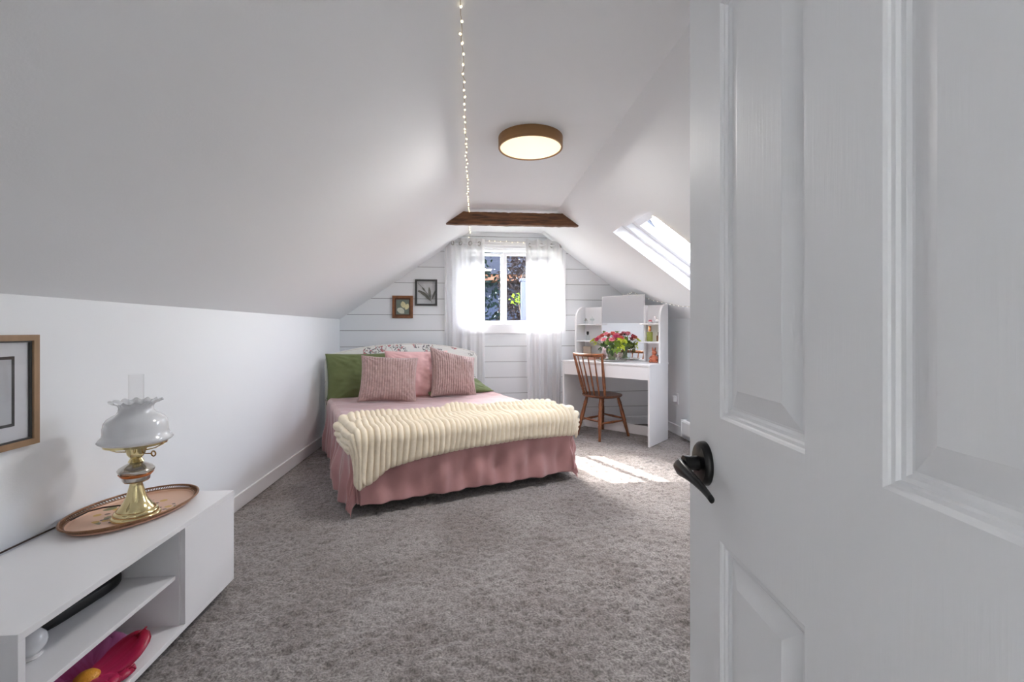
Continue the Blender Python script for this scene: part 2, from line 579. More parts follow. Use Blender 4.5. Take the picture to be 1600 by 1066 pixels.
def grid_mesh(name, P, closed_u=False):
    """P: (nu, nv, 3) array -> mesh of quads"""
    nu, nv = P.shape[:2]
    V = P.reshape(-1, 3)
    iu = np.arange(nu if closed_u else nu - 1)
    iv = np.arange(nv - 1)
    I, J = np.meshgrid(iu, iv, indexing='ij')
    I2 = (I + 1) % nu
    F = np.stack([I * nv + J, I2 * nv + J, I2 * nv + J + 1, I * nv + J + 1], -1).reshape(-1, 4)
    me = bpy.data.meshes.new(name)
    me.vertices.add(len(V)); me.vertices.foreach_set('co', V.astype(np.float32).ravel())
    me.loops.add(F.size); me.loops.foreach_set('vertex_index', F.astype(np.int32).ravel())
    me.polygons.add(len(F)); me.polygons.foreach_set('loop_start', (np.arange(len(F)) * 4).astype(np.int32))
    me.polygons.foreach_set('loop_total', np.full(len(F), 4, np.int32))
    me.polygons.foreach_set('use_smooth', np.ones(len(F), bool))
    me.update(calc_edges=True)
    return me

def noise2(shape, cell, seed):
    """smooth random field, about +-1, feature size `cell` samples"""
    r = np.random.default_rng(seed)
    a = r.normal(size=shape)
    fx = np.fft.fftfreq(shape[0])[:, None]
    fy = np.fft.fftfreq(shape[1])[None, :]
    k = np.exp(-2 * (PI * cell * 0.5) ** 2 * (fx ** 2 + fy ** 2))
    b = np.real(np.fft.ifft2(np.fft.fft2(a) * k))
    return b / b.std()

def T(x, y, z=0): return Matrix.Translation((x, y, z))
def RZ(a): return Matrix.Rotation(a, 4, 'Z')

# ------------------------------------------------------------------ room shell
XL, XR = -1.44, 2.13
KNEE = 1.21
CL, CR, CZ = -0.047, 0.766, 2.19
YB = 5.30                       # planes run a little past the back wall
BW = T(XL, 5.05) @ RZ(0.03)     # back-wall frame: x along the wall, y outwards

def wall_y(x): return 5.05 + 0.03 * (x - XL)

# floor: carpet with tufts as real relief
nx_, ny_ = 452, 668
gx = np.linspace(XL - 0.02, XR + 0.02, nx_)
gy = np.linspace(-0.02, 5.28, ny_)
GX, GY = np.meshgrid(gx, gy, indexing='ij')
hz = 0.0032 * noise2((nx_, ny_), 2.0, 1) + 0.0016 * noise2((nx_, ny_), 5.0, 2) + 0.0012 * noise2((nx_, ny_), 30.0, 3)
hz = np.clip(hz, -0.009, 0.004) - 0.004
P = np.stack([GX, GY, hz], -1)
fl = objm('floor', grid_mesh('floor', P), M['carpet'])
tag(fl, kind='structure')

tag(boxo('wall_left', XL - 0.10, XL, -0.12, YB, -0.05, KNEE, M['wall']), kind='structure')
tag(boxo('wall_right', XR, XR + 0.10, -0.12, YB, -0.05, KNEE, M['wall']), kind='structure')
tag(boxo('ceiling', CL, CR, -0.12, YB, CZ, CZ + 0.12, M['ceil']), kind='structure')

def slope_slab(name, a, b, y0, y1, m, th=0.12, hole=None):
    """slab following the roof slope from a=(x,z) low to b=(x,z) high; hole=(ta,tb,ya,yb) in fractions/metres"""
    a, b = Vector((a[0], 0, a[1])), Vector((b[0], 0, b[1]))
    d = b - a
    n = Vector((-d.z, 0, d.x)).normalized()
    if n.z < 0: n = -n
    bm = bmesh.new()
    def part(t0, t1, ya, yb):
        q = [a + d * t0, a + d * t1, a + d * t1 + n * th, a + d * t0 + n * th]
        prism(bm, [(p.x, p.z) for p in q], 'y', ya, yb)
    if hole is None:
        part(0, 1, y0, y1)
    else:
        ta, tb, ya, yb = hole
        part(0, 1, y0, ya); part(0, 1, yb, y1); part(0, ta, ya, yb); part(tb, 1, ya, yb)
    return tag(obj(name, bm, m), kind='structure')

slope_slab('ceiling_slope_left', (XL, KNEE), (CL, CZ), -0.12, YB, M['ceil'])
SKY_Y0, SKY_Y1 = 2.985, 3.705
SKX_TOP, SKX_BOT = 1.155, 1.93
dX = XR - CR
slope_slab('ceiling_slope_right', (XR, KNEE), (CR, CZ), -0.12, YB, M['ceil'], th=0.05,
           hole=((XR - SKX_BOT - 0.006) / dX, (XR - SKX_TOP + 0.006) / dX, SKY_Y0 - 0.006, SKY_Y1 + 0.006))

# baseboards
tag(boxo('baseboard_left', XL, XL + 0.014, 0.0, 5.06, 0.0, 0.092, M['trim'], bev=0.003), kind='structure')
tag(boxo('baseboard_right', XR - 0.014, XR, 0.4, 5.15, 0.0, 0.098, M['trim'], bev=0.003), kind='structure')
tag(boxo('baseboard_back', 0.02, 3.56, -0.014, 0.0, 0.0, 0.095, M['trim'], bev=0.003, mw=BW), kind='structure')

# back wall: backing sheet behind shiplap boards (with the window hole), boards are parts
WX0, WX1, WZ0, WZ1 = 1.285, 2.40, 1.158, 2.01     # window opening (wall frame)
def gable_x(z):
    if z <= KNEE: return (-0.02, XR - XL + 0.02)
    f_ = (z - KNEE) / (CZ - KNEE)
    return (f_ * (CL - XL), (XR - XL) - f_ * (XR - CR))
bm = bmesh.new()
def gpoly(x0, x1, z0, z1):
    """part of the gable profile between x0..x1, z0..z1 (convex clip)"""
    poly = [(-0.05, -0.05), (XR - XL + 0.1, -0.05), (XR - XL + 0.1, KNEE - 0.02), (CR - XL + 0.05, CZ + 0.02), (CL - XL - 0.05, CZ + 0.02), (-0.05, KNEE - 0.02)]
    def clip(poly, ax, val, keep_less):
        out = []
        for i in range(len(poly)):
            p, q = poly[i], poly[(i + 1) % len(poly)]
            pi_, qi = (p[ax] <= val) == keep_less or p[ax] == val, (q[ax] <= val) == keep_less or q[ax] == val
            if pi_: out.append(p)
            if pi_ != qi:
                t = (val - p[ax]) / (q[ax] - p[ax])
                out.append((p[0] + t * (q[0] - p[0]), p[1] + t * (q[1] - p[1])))
        return out
    for ax, v, k in ((0, x0, False), (0, x1, True), (1, z0, False), (1, z1, True)):
        poly = clip(poly, ax, v, k)
        if len(poly) < 3: return None
    res = []
    for p in poly:
        if not res or (abs(p[0] - res[-1][0]) + abs(p[1] - res[-1][1])) > 1e-4: res.append(p)
    if len(res) > 1 and abs(res[0][0] - res[-1][0]) + abs(res[0][1] - res[-1][1]) < 1e-4: res.pop()
    return res if len(res) >= 3 else None
for (x0, x1, z0, z1) in ((-0.1, WX0, -0.1, 2.3), (WX1, 3.8, -0.1, 2.3), (WX0, WX1, -0.1, WZ0), (WX0, WX1, WZ1, 2.3)):
    pg = gpoly(x0, x1, z0, z1)
    prism(bm, pg, 'y', 0.006, 0.14)
wb = tag(obj('wall_back', bm, M['gap'], mw=BW), kind='structure')
z = 1.09 - 0.1755 * 7
while z < CZ:
    for (x0, x1) in ((-0.1, WX0 - 0.06), (WX0 - 0.06, WX1 + 0.06), (WX1 + 0.06, 3.8)):
        z0, z1 = max(z, 0.0), z + 0.1755 - 0.005
        if x0 == WX0 - 0.06 and z1 > WZ0 - 0.03 and z0 < WZ1 + 0.03:
            if z0 < WZ0 - 0.05: z1 = WZ0 - 0.05
            elif z1 > WZ1 + 0.05: z0 = WZ1 + 0.05
            else: continue
        pg = gpoly(x0, x1, z0, z1)
        if pg is None: continue
        bm = bmesh.new()
        prism(bm, pg, 'y', -0.0005, 0.0075)
        obj('plank', bm, M['ship'], wb)
    z += 0.1755

# front wall around the doorway, and the hallway behind the camera
prof = [(XL, -0.05), (XL, KNEE), (CL, CZ), (CR, CZ), (XR, KNEE), (XR, -0.05)]
bm = bmesh.new()
prism(bm, [(XL, -0.05), (-0.42, -0.05), (-0.42, 1.92), (XL, KNEE)], 'y', -0.12, 0.0)
prism(bm, [(0.40, -0.05), (XR, -0.05), (XR, KNEE), (CR, CZ), (0.40, CZ)], 'y', -0.12, 0.0)
prism(bm, [(-0.42, 1.92), (-0.30, 2.04), (0.40, 2.04), (0.40, CZ), (CL, CZ)], 'y', -0.12, 0.0)
tag(obj('wall_front', bm, M['wall']), kind='structure')
bm = bmesh.new()
box(bm, -1.3, 1.3, -2.1, -0.02, -0.06, -0.01)
box(bm, -1.3, 1.3, -2.1, -0.12, 2.4, 2.5)
box(bm, -1.4, -1.3, -2.1, -0.12, -0.06, 2.5)
box(bm, 1.3, 1.4, -2.1, -0.12, -0.06, 2.5)
box(bm, -1.4, 1.4, -2.2, -2.1, -0.06, 2.5)
box(bm, -1.4, 1.4, -0.14, -0.121, 2.04, 2.5)
tag(obj('wall_hall', bm, M['hall']), kind='structure')

# ------------------------------------------------------------------ window (back wall)
win = empty('window_1', BW, kind='structure')
def wbox(name, x0, x1, y0, y1, z0, z1, m, bev=0.002, parent=win):
    return boxo(name, x0, x1, y0, y1, z0, z1, m, parent, bev)
# casing boards
wbox('casing_board', 1.12, WX0, -0.022, 0.0, 1.055, 2.085, M['trim'])
wbox('casing_board', WX1, 2.485, -0.022, 0.0, 1.055, 2.085, M['trim'])
wbox('casing_board', WX0, WX1, -0.022, 0.0, WZ1, 2.085, M['trim'])
wbox('window_stool', WX0, WX1, -0.022, 0.0, 1.055, WZ0, M['trim'])
# jamb liner
wbox('jamb', WX0 - 0.001, WX0 + 0.018, 0.0, 0.14, WZ0, WZ1, M['trim'])
wbox('jamb', WX1 - 0.018, WX1 + 0.001, 0.0, 0.14, WZ0, WZ1, M['trim'])
wbox('jamb', WX0, WX1, 0.0, 0.14, WZ1 - 0.02, WZ1, M['trim'])
wbox('jamb', WX0, WX1, 0.0, 0.14, WZ0, WZ0 + 0.012, M['trim'])
def sash(x0, x1, z0, z1, y0, y1, st, sr):
    s = empty('sash'); s.parent = win
    wbox('stile', x0, x0 + st, y0, y1, z0, z1, M['trim'], 0.003, s)
    wbox('stile', x1 - sr, x1, y0, y1, z0, z1, M['trim'], 0.003, s)
    wbox('rail', x0 + st, x1 - sr, y0, y1, z0, z0 + 0.032, M['trim'], 0.003, s)
    wbox('rail', x0 + st, x1 - sr, y0, y1, z1 - 0.032, z1, M['trim'], 0.003, s)
    ym = (y0 + y1) / 2
    boxo('pane', x0 + st - 0.004, x1 - sr + 0.004, ym - 0.003, ym + 0.003, z0 + 0.028, z1 - 0.028, M['glass'], s)
sash(WX0 + 0.018, 1.79, WZ0 + 0.008, WZ1 - 0.04, 0.085, 0.115, 0.03, 0.038)
sash(1.775, WX1 - 0.018, WZ0 + 0.012, WZ1 - 0.04, 0.05, 0.082, 0.042, 0.03)

# ------------------------------------------------------------------ skylight
SLOPE_A = math.atan2(CZ - KNEE, XR - CR)
slen = math.hypot(XR - CR, CZ - KNEE)
# local frame: x down the slope, y along the room, z up/out of the roof
ex = Vector((math.cos(SLOPE_A), 0, -math.sin(SLOPE_A)))
ez = Vector((math.sin(SLOPE_A), 0, math.cos(SLOPE_A)))
SKM = Matrix(((ex.x, 0, ez.x, SKX_TOP), (0, 1, 0, SKY_Y0), (ex.z, 0, ez.z, CZ - (SKX_TOP - CR) * (CZ - KNEE) / dX), (0, 0, 0, 1)))
SL = (SKX_BOT - SKX_TOP) / math.cos(SLOPE_A)
SW = SKY_Y1 - SKY_Y0
sk = empty('window_2', SKM, kind='structure')
D_ = 0.17
def sbox(name, x0, x1, y0, y1, z0, z1, m, bev=0.0, parent=sk): return boxo(name, x0, x1, y0, y1, z0, z1, m, parent, bev)
sbox('reveal', -0.012, SL + 0.012, -0.012, 0.0, 0.0, D_ + 0.06, M['trim'])
sbox('reveal', -0.012, SL + 0.012, SW, SW + 0.012, 0.0, D_ + 0.06, M['trim'])
sbox('reveal', -0.012, 0.0, 0.0, SW, 0.0, D_ + 0.06, M['trim'])
sbox('reveal', SL, SL + 0.012, 0.0, SW, 0.0, D_ + 0.06, M['trim'])
# frame with a step, then sash
sbox('window_frame', 0, SL, SW - 0.045, SW, D_ - 0.08, D_ + 0.05, M['trim'], 0.002)
sbox('window_frame', 0, SL, 0, 0.045, D_ - 0.08, D_ + 0.05, M['trim'], 0.002)
sbox('window_frame', 0, 0.06, 0.045, SW - 0.045, D_ - 0.08, D_ + 0.05, M['trim'], 0.002)
sbox('window_frame', SL - 0.06, SL, 0.045, SW - 0.045, D_ - 0.08, D_ + 0.05, M['trim'], 0.002)
ss = empty('sash'); ss.parent = sk
sbox('stile', 0.065, SL - 0.065, SW - 0.105, SW - 0.05, D_ - 0.03, D_ + 0.03, M['trim'], 0.004, ss)
sbox('stile', 0.065, SL - 0.065, 0.05, 0.105, D_ - 0.03, D_ + 0.03, M['trim'], 0.004, ss)
sbox('rail', 0.065, 0.14, 0.105, SW - 0.105, D_ - 0.03, D_ + 0.03, M['trim'], 0.004, ss)
sbox('rail', SL - 0.14, SL - 0.065, 0.105, SW - 0.105, D_ - 0.03, D_ + 0.03, M['trim'], 0.004, ss)
sbox('pane', 0.13, SL - 0.13, 0.1, SW - 0.1, D_ - 0.004, D_ + 0.004, M['glass'], 0, ss)

# ------------------------------------------------------------------ open door
sA, cA = math.sin(YAW), math.cos(YAW)
Fv, Rv = Vector((sA, cA, 0)), Vector((cA, -sA, 0))
hinge = Fv * 0.08 + Rv * 0.34
DM = Matrix(((Fv.x, -Rv.x, 0, hinge.x), (Fv.y, -Rv.y, 0, hinge.y), (0, 0, 1, 0.012), (0, 0, 0, 1)))
DW, DH, DT = 0.789, 2.02, 0.035
xs = [0, 0.12, 0.3375, 0.448, 0.664, DW]
zs = [0, 0.22, 0.743, 0.943, 1.622, 1.735, 1.905, DH]
bm = bmesh.new()
for i in range(5):
    for j in range(7):
        if i in (1, 3) and j in (1, 3, 5): continue
        box(bm, xs[i], xs[i + 1], -DT, 0.0, zs[j], zs[j + 1])
bmesh.ops.remove_doubles(bm, verts=bm.verts, dist=1e-5)
seen = {}
for f in list(bm.faces):
    k = tuple(sorted(v.index for v in f.verts)); 
bm.verts.index_update()
for f in list(bm.faces):
    k = tuple(sorted(v.index for v in f.verts)); seen.setdefault(k, []).append(f)
bmesh.ops.delete(bm, geom=[f for v in seen.values() if len(v) > 1 for f in v], context='FACES_ONLY')
bmesh.ops.recalc_face_normals(bm, faces=bm.faces)
door = tag(obj('door_1', bm, M['door'], mw=DM), kind='structure')
ring = [(0.0, 0.0), (0.003, -0.0022), (0.0045, -0.0042), (0.0085, -0.0048), (0.0105, -0.0082), (0.0150, -0.0088), (0.0185, -0.0112), (0.0215, -0.0112), (0.0500, -0.0030), (0.0508, -0.0026)]
for i in (1, 3):
    for j in (1, 3, 5):
        x0, x1, z0, z1 = xs[i], xs[i + 1], zs[j], zs[j + 1]
        bm = bmesh.new()
        for sgn, off in ((1, 0.0), (-1, -DT)):
            prev = None
            for (o_, h_) in ring:
                y_ = off + sgn * h_
                r_ = [bm.verts.new(p) for p in ((x0 + o_, y_, z0 + o_), (x1 - o_, y_, z0 + o_), (x1 - o_, y_, z1 - o_), (x0 + o_, y_, z1 - o_))]
                if prev:
                    for k in range(4):
                        bm.faces.new((prev[k], prev[(k + 1) % 4], r_[(k + 1) % 4], r_[k]))
                prev = r_
            bm.faces.new(prev)
        bmesh.ops.recalc_face_normals(bm, faces=bm.faces)
        obj('door_panel', bm, M['door'], door)
# lever handle
hx, hz_ = 0.72, 0.853
bm = bmesh.new()
A_ = T(hx, 0.0, hz_) @ Matrix.Rotation(-PI / 2, 4, 'X')
lathe(bm, [(0.0335, 0.0), (0.0335, 0.004), (0.0325, 0.009), (0.029, 0.0125), (0.014, 0.0145)], 40, True, lambda k, a, r, z: (r * (1 + 0.14 * abs(math.sin(a)) ** 2), z), A_)
rose = auto(obj('door_handle', bm, M['black'], door))
bm = bmesh.new()
tube(bm, [(hx, 0.012, hz_), (hx, 0.026, hz_), (hx, 0.038, hz_)], [0.0135, 0.012, 0.0135], 20)
auto(obj('handle_neck', bm, M['black'], rose))
# lever blade: cross sections swept from the neck towards the hinge
sec = []
NL = 26
for k in range(NL + 1):
    t = k / NL
    x_ = hx + 0.020 - 0.128 * t
    y_ = 0.041 + 0.003 * math.sin(t * PI * 1.6) - 0.002 * t
    z_ = hz_ - 0.010 + 0.003 * math.sin(t * PI * 1.3) - 0.012 * t ** 2
    hh = 0.0125 * (1 - t) ** 1.6 + 0.0055 if t > 0.12 else 0.0155 * math.sqrt(max(0.25, 1 - ((0.12 - t) / 0.14) ** 2))
    th = 0.0085 * (1 - 0.5 * t)
    sec.append([(x_, y_ + th * math.cos(a), z_ + hh * math.sin(a)) for a in np.linspace(0, 2 * PI, 14, endpoint=False)])
me = grid_mesh('lever', np.array(sec).transpose(1, 0, 2), True)
bm = bmesh.new(); bm.from_mesh(me)
bmesh.ops.holes_fill(bm, edges=[e for e in bm.edges if e.is_boundary], sides=20)
bmesh.ops.recalc_face_normals(bm, faces=bm.faces)
obj('lever', bm, M['black'], rose, smooth=True)
# hinges on the hinge edge
for z_ in (0.2, 1.0, 1.8):
    bm = bmesh.new(); tube(bm, [(-0.004, 0.004, z_), (-0.004, 0.004, z_ + 0.09)], 0.006, 10)
    obj('hinge', bm, M['black'], door)

# ------------------------------------------------------------------ ceiling beam, ceiling light
bm = bmesh.new()
zb0, zb1 = 2.047, 2.158
lx = lambda z: CL - (CZ - z) * (CL - XL) / (CZ - KNEE)
rx = lambda z: CR + (CZ - z) * (XR - CR) / (CZ - KNEE)
nB = 40
pts_t, pts_b = [], []
rb = np.random.default_rng(3)
y0b, y1b = 4.10, 4.16
secs = []
for k in range(nB + 1):
    t = k / nB
    jz, jy = rb.normal() * 0.0012, rb.normal() * 0.0012
    def pt(z, y): return (lx(z) + t * (rx(z) - lx(z)), y, z)
    secs.append([pt(zb0 + jz, y0b + jy + 0.004), pt(zb0 + 0.006 + jz, y0b + jy), pt(zb1 + jz, y0b + jy), pt(zb1, y1b), pt(zb0 + jz, y1b)])
me = grid_mesh('collar_beam', np.array(secs).transpose(1, 0, 2), True)
bm = bmesh.new(); bm.from_mesh(me)
bmesh.ops.holes_fill(bm, edges=[e for e in bm.edges if e.is_boundary], sides=8)
bmesh.ops.recalc_face_normals(bm, faces=bm.faces)
beam = auto(obj('ceiling_beam', bm, M['walnut']), 30)
tag(beam, 'old dark brown wooden beam spanning the sloped ceiling above the window', 'beam')

LX, LY = 0.323, 2.574
cl = empty('ceiling_light', T(LX, LY, CZ), 'round flush ceiling light with wooden rim and glowing warm diffuser', 'ceiling light')
bm = bmesh.new()
lathe(bm, [(0.155, 0.0), (0.1825, 0.0), (0.1830, -0.002), (0.1830, -0.058), (0.1815, -0.0605), (0.1735, -0.0605), (0.1725, -0.056)], 72, False)
auto(obj('rim', bm, M['rim'], cl))
bm = bmesh.new()
lathe(bm, [(0.1725, -0.03), (0.1725, -0.0555), (0.168, -0.0575), (0.10, -0.0585), (0.02, -0.059)], 64, True)
auto(obj('diffuser', bm, M['glow'], cl))
bm = bmesh.new()
lathe(bm, [(0.165, 0.0), (0.165, -0.01)], 48, True)
obj('back_plate', bm, M['white'], cl)
bmesh_l = bpy.data.lights.new('ceiling_lamp_bulb', 'AREA')
bmesh_l.shape = 'DISK'; bmesh_l.size = 0.31; bmesh_l.energy = 5.5; bmesh_l.color = (1.0, 0.97, 0.92)
lo = bpy.data.objects.new('ceiling_lamp_bulb', bmesh_l); col.objects.link(lo)
lo.parent = cl; lo.location = (0, 0, -0.064)

# ------------------------------------------------------------------ curtains and rod
rod = empty('curtain_rod', BW @ T(0, 0, 0), 'slim white curtain rod above the back window', 'curtain rod')
bm = bmesh.new(); tube(bm, [(1.10, -0.085, 2.04), (2.47, -0.085, 2.04)], 0.008, 12)
obj('rod', bm, M['white'], rod, smooth=True)
for x_ in (1.155, 1.78, 2.44):
    bm = bmesh.new()
    tube(bm, [(x_, -0.022, 2.055), (x_, -0.06, 2.055), (x_, -0.085, 2.048)], 0.005, 8)
    box(bm, x_ - 0.012, x_ + 0.012, -0.026, -0.022, 2.03, 2.08)
    obj('bracket', bm, M['white'], rod)

def curtain(label, s0, s1, b0, b1, seed, pleats, grom):
    nu, nv = 150, 60
    r = np.random.default_rng(seed)
    u = np.linspace(0, 1, nu)[:, None]
    v = np.linspace(0, 1, nv)[None, :]
    zt, zb = 2.098, 0.018
    ph = r.uniform(0, 6, 4)
    left = s0 + (b0 - s0) * v ** 1.5
    right = s1 + (b1 - s1) * v ** 1.5
    uu = u + 0.012 * np.sin(2 * PI * (u * pleats * 0.5) + ph[1]) * v
    X = left + (right - left) * uu
    amp = 0.030 - 0.006 * v + 0.010 * np.sin(3 * u * PI + ph[2]) * v
    Y = -0.085 + amp * np.sin(2 * PI * pleats * u + ph[0]) + 0.008 * np.sin(2 * PI * pleats * 2.3 * u + ph[3]) * (0.3 + v) + 0 * v
    if s0 < 1.5:      # this one slips down behind the headboard, close to the wall
        tuck = np.clip((v - 0.35) / 0.2, 0, 1)
        Y = Y * (1 - 0.45 * tuck) - 0.002 * tuck
    Z = zt + (zb - zt) * v + 0 * u
    Z = Z + 0.006 * np.sin(2 * PI * pleats * u) * (1 - v)
    Pm = np.stack([X + 0 * Z, Y + 0 * Z, Z], -1)
    c = empty('curtain', BW, label, 'curtain')
    me_ = grid_mesh('panel', Pm)
    po = objm('panel', me_, [M['sheer'], M['sheerh']], c)
    mi = np.zeros((nu - 1, nv - 1), np.int32)
    mi[:, :3] = 1; mi[:, -2:] = 1
    me_.polygons.foreach_set('material_index', mi.ravel())
    for gx_ in grom:
        iu = int(np.argmin(abs(X[:, 2] - gx_)))
        y_ = Y[iu, 2]
        dyx = (Y[min(iu + 2, nu - 1), 2] - Y[max(iu - 2, 0), 2]) / (X[min(iu + 2, nu - 1), 2] - X[max(iu - 2, 0), 2])
        A2 = T(X[iu, 2], y_, 2.04) @ RZ(math.atan(dyx)) @ Matrix.Rotation(PI / 2, 4, 'X')
        bm = bmesh.new()
        lathe(bm, [(0.0175, -0.003), (0.0175, 0.003), (0.0250, 0.003), (0.0250, -0.003), (0.0175, -0.003)], 24, False, None, A2)
        obj('grommet', bm, M['silver'], c)
    return c
curtain('white sheer curtain left of the window, falling behind the headboard', 1.128, 1.560, 1.150, 1.565, 11, 4.0, (1.21, 1.295, 1.40, 1.50))
curtain('white sheer curtain right of the window, hanging beside the white desk', 2.012, 2.440, 2.045, 2.415, 15, 3.6, (2.06, 2.20, 2.31, 2.41))

# ------------------------------------------------------------------ fairy lights
def polyline(pts, step):
    out = [Vector(pts[0])]
    acc = 0.0
    for a, b in zip(pts[:-1], pts[1:]):
        a, b = Vector(a), Vector(b)
        L_ = (b - a).length
        d = step - acc
        while d <= L_:
            out.append(a + (b - a) * (d / L_)); d += step
        acc = L_ - (d - step)
    return out
def bwp(s, off, z): return tuple((BW @ Vector((s, off, z))))
def strand(name, label, path, step, lit):
    e = empty(name, T(*path[0]), label, 'string lights')
    inv = Vector(path[0])
    pts = polyline(path, step)
    wp = []
    rr = np.random.default_rng(len(pts))
    for i, p in enumerate(polyline(path, step / 2)):
        wp.append(p - inv + Vector((rr.normal() * 0.0025, rr.normal() * 0.0025, rr.normal() * 0.0025)))
    bm = bmesh.new(); tube(bm, wp, 0.0013, 5)
    obj('wire', bm, M['wire'], e)
    bmb = bmesh.new()
    bmesh.ops.create_icosphere(bmb, subdivisions=2, radius=0.0046)
    for v in bmb.verts: v.co.z *= 1.35
    for f in bmb.faces: f.smooth = True
    me_ = bpy.data.meshes.new('bulb'); bmb.to_mesh(me_); bmb.free(); me_.materials.append(M['bulb'] if lit else M['bulb_dim'])
    for p in pts:
        o = bpy.data.objects.new('bulb', me_); col.objects.link(o); o.parent = e
        o.location = p - inv + Vector((rr.normal() * 0.003, rr.normal() * 0.004, -0.003 + rr.normal() * 0.003))
        o.rotation_euler = (rr.uniform(-1, 1), rr.uniform(-1, 1), 0)
strand('string_lights', 'strand of tiny lights along left ceiling edge and around the back window top',
       [(CL + 0.004, 1.40, CZ - 0.012), (CL + 0.004, 4.09, CZ - 0.03), (CL + 0.004, 4.17, CZ - 0.03), (CL + 0.006, 5.05, CZ - 0.014), bwp(1.40, -0.03, 2.16), bwp(1.385, -0.03, 2.092),
        bwp(1.9, -0.03, 2.082), bwp(2.38, -0.03, 2.074), bwp(2.50, -0.02, 2.005), bwp(3.17, -0.02, 1.510)], 0.064, True)
strand('string_lights', 'strand of tiny lights crossing the right ceiling slope above the desk',
       [bwp(3.19, -0.025, 1.488), (1.70, 4.78, 1.506), (1.84, 4.57, 1.404), (1.955, 4.16, 1.322), (1.99, 3.9, 1.298)], 0.064, False)
strand('string_lights', 'strand of tiny lights along the near edge of the skylight',
       [(1.20, 2.972, 1.862), (1.40, 2.968, 1.718), (1.56, 2.966, 1.604), (1.75, 2.964, 1.468)], 0.034, True)

# ------------------------------------------------------------------ bed
PH = math.radians(22.3)
BM = T(-0.332, 3.875) @ RZ(PH)
HWB, FOOT, HEAD, TOP = 0.755, -0.90, 0.90, 0.470
bed = empty('bed', BM, 'double bed with white floral slipcovered headboard set across left corner', 'bed')
boxo('bed_base', -0.71, 0.71, -0.84, 0.895, 0.11, 0.25, M['bedframe'], bed, 0.01)
boxo('mattress', -0.735, 0.735, -0.872, 0.895, 0.25, 0.462, M['mattress'], bed, 0.04)
for sx in (-1, 1):
    for y_ in (-0.74, 0.80):
        bm = bmesh.new()
        turned(bm, (sx * 0.66, y_, 0.0), (sx * 0.66, y_, 0.12), [(0, 0.022), (0.1, 0.026), (1, 0.035)], 14)
        obj('leg', bm, M['blackm'], bed)
# headboard: arched, padded
prof_h = []
NH = 48
for k in range(NH + 1):
    t = -1 + 2 * k / NH
    zt = 0.848 + 0.108 * (1 - abs(t) ** 2.2)
    cr = max(0.0, abs(t) - 0.955) / 0.045
    zt -= 0.035 * (1 - math.sqrt(max(0, 1 - cr ** 2)))
    prof_h.append((t * 0.775, zt))
def inset(p, d): return (p[0] * (1 - d / 0.775), p[1] - d)
secs = []
for (d, y_) in ((0.020, 0.900), (0.006, 0.905), (0.0, 0.916), (0.0, 0.950), (0.006, 0.961), (0.020, 0.965)):
    loop = [inset(p, d) for p in prof_h]
    loop = [(-0.775 + d, 0.03)] + loop + [(0.775 - d, 0.03)]
    secs.append([(p[0], y_, p[1]) for p in loop])
me = grid_mesh('headboard', np.array(secs))
bm = bmesh.new(); bm.from_mesh(me)
bm.verts.ensure_lookup_table()
nl = len(secs[0])
bm.faces.new([bm.verts[k] for k in range(nl)])
bm.faces.new([bm.verts[(len(secs) - 1) * nl + k] for k in reversed(range(nl))])
bm.faces.new([bm.verts[k * nl] for k in range(len(secs))] + [bm.verts[k * nl + nl - 1] for k in reversed(range(len(secs)))])
bmesh.ops.recalc_face_normals(bm, faces=bm.faces)
hb = auto(obj('headboard', bm, M['floral'], bed), 40)
hb['label'] = 'white floral slipcovered headboard'
# piping along the top edge
bm = bmesh.new(); tube(bm, [(p[0], 0.906, p[1] - 0.006) for p in prof_h], 0.0045, 8)
obj('piping', bm, M['mattress'], hb, smooth=True)

def drape(p, q, top, r=0.05, flare=0.06, fold=None, floor_z=0.010):
    """cloth over the mattress: p across, q along (bed axes); arrays in, (…,3) out"""
    ex_ = np.maximum(0, np.abs(p) - HWB + 0.02)
    ey_ = np.maximum(0, -q + FOOT + 0.02)
    e_ = np.hypot(ex_, ey_)
    e_ = e_ * (1 - 0.22 * (2 * ex_ * ey_ / np.maximum(e_ ** 2, 1e-9)) ** 2)
    es = np.maximum(e_, 1e-9)
    eh = np.maximum(np.hypot(ex_, ey_), 1e-9)
    dx, dy = np.sign(p) * ex_ / eh, -ey_ / eh
    bx = np.clip(p, -HWB + 0.02, HWB - 0.02)
    by = np.maximum(q, FOOT + 0.02)
    arc = r * PI / 2
    out = np.where(e_ < arc, r * np.sin(e_ / r), r)
    down = np.where(e_ < arc, r * (1 - np.cos(e_ / r)), r + e_ - arc)
    out = out + flare * np.maximum(0, down - r)
    if fold is not None:
        out = out + fold * np.clip(down / 0.30, 0, 1) ** 1.2
    z_ = top - down
    under = np.maximum(0, floor_z - z_)
    z_ = np.maximum(z_, floor_z + 0.35 * under * np.abs(np.sin(60 * under)))
    out = out + 0.75 * under
    return np.stack([bx + dx * out, by + dy * out, z_ + 0 * out], -1)

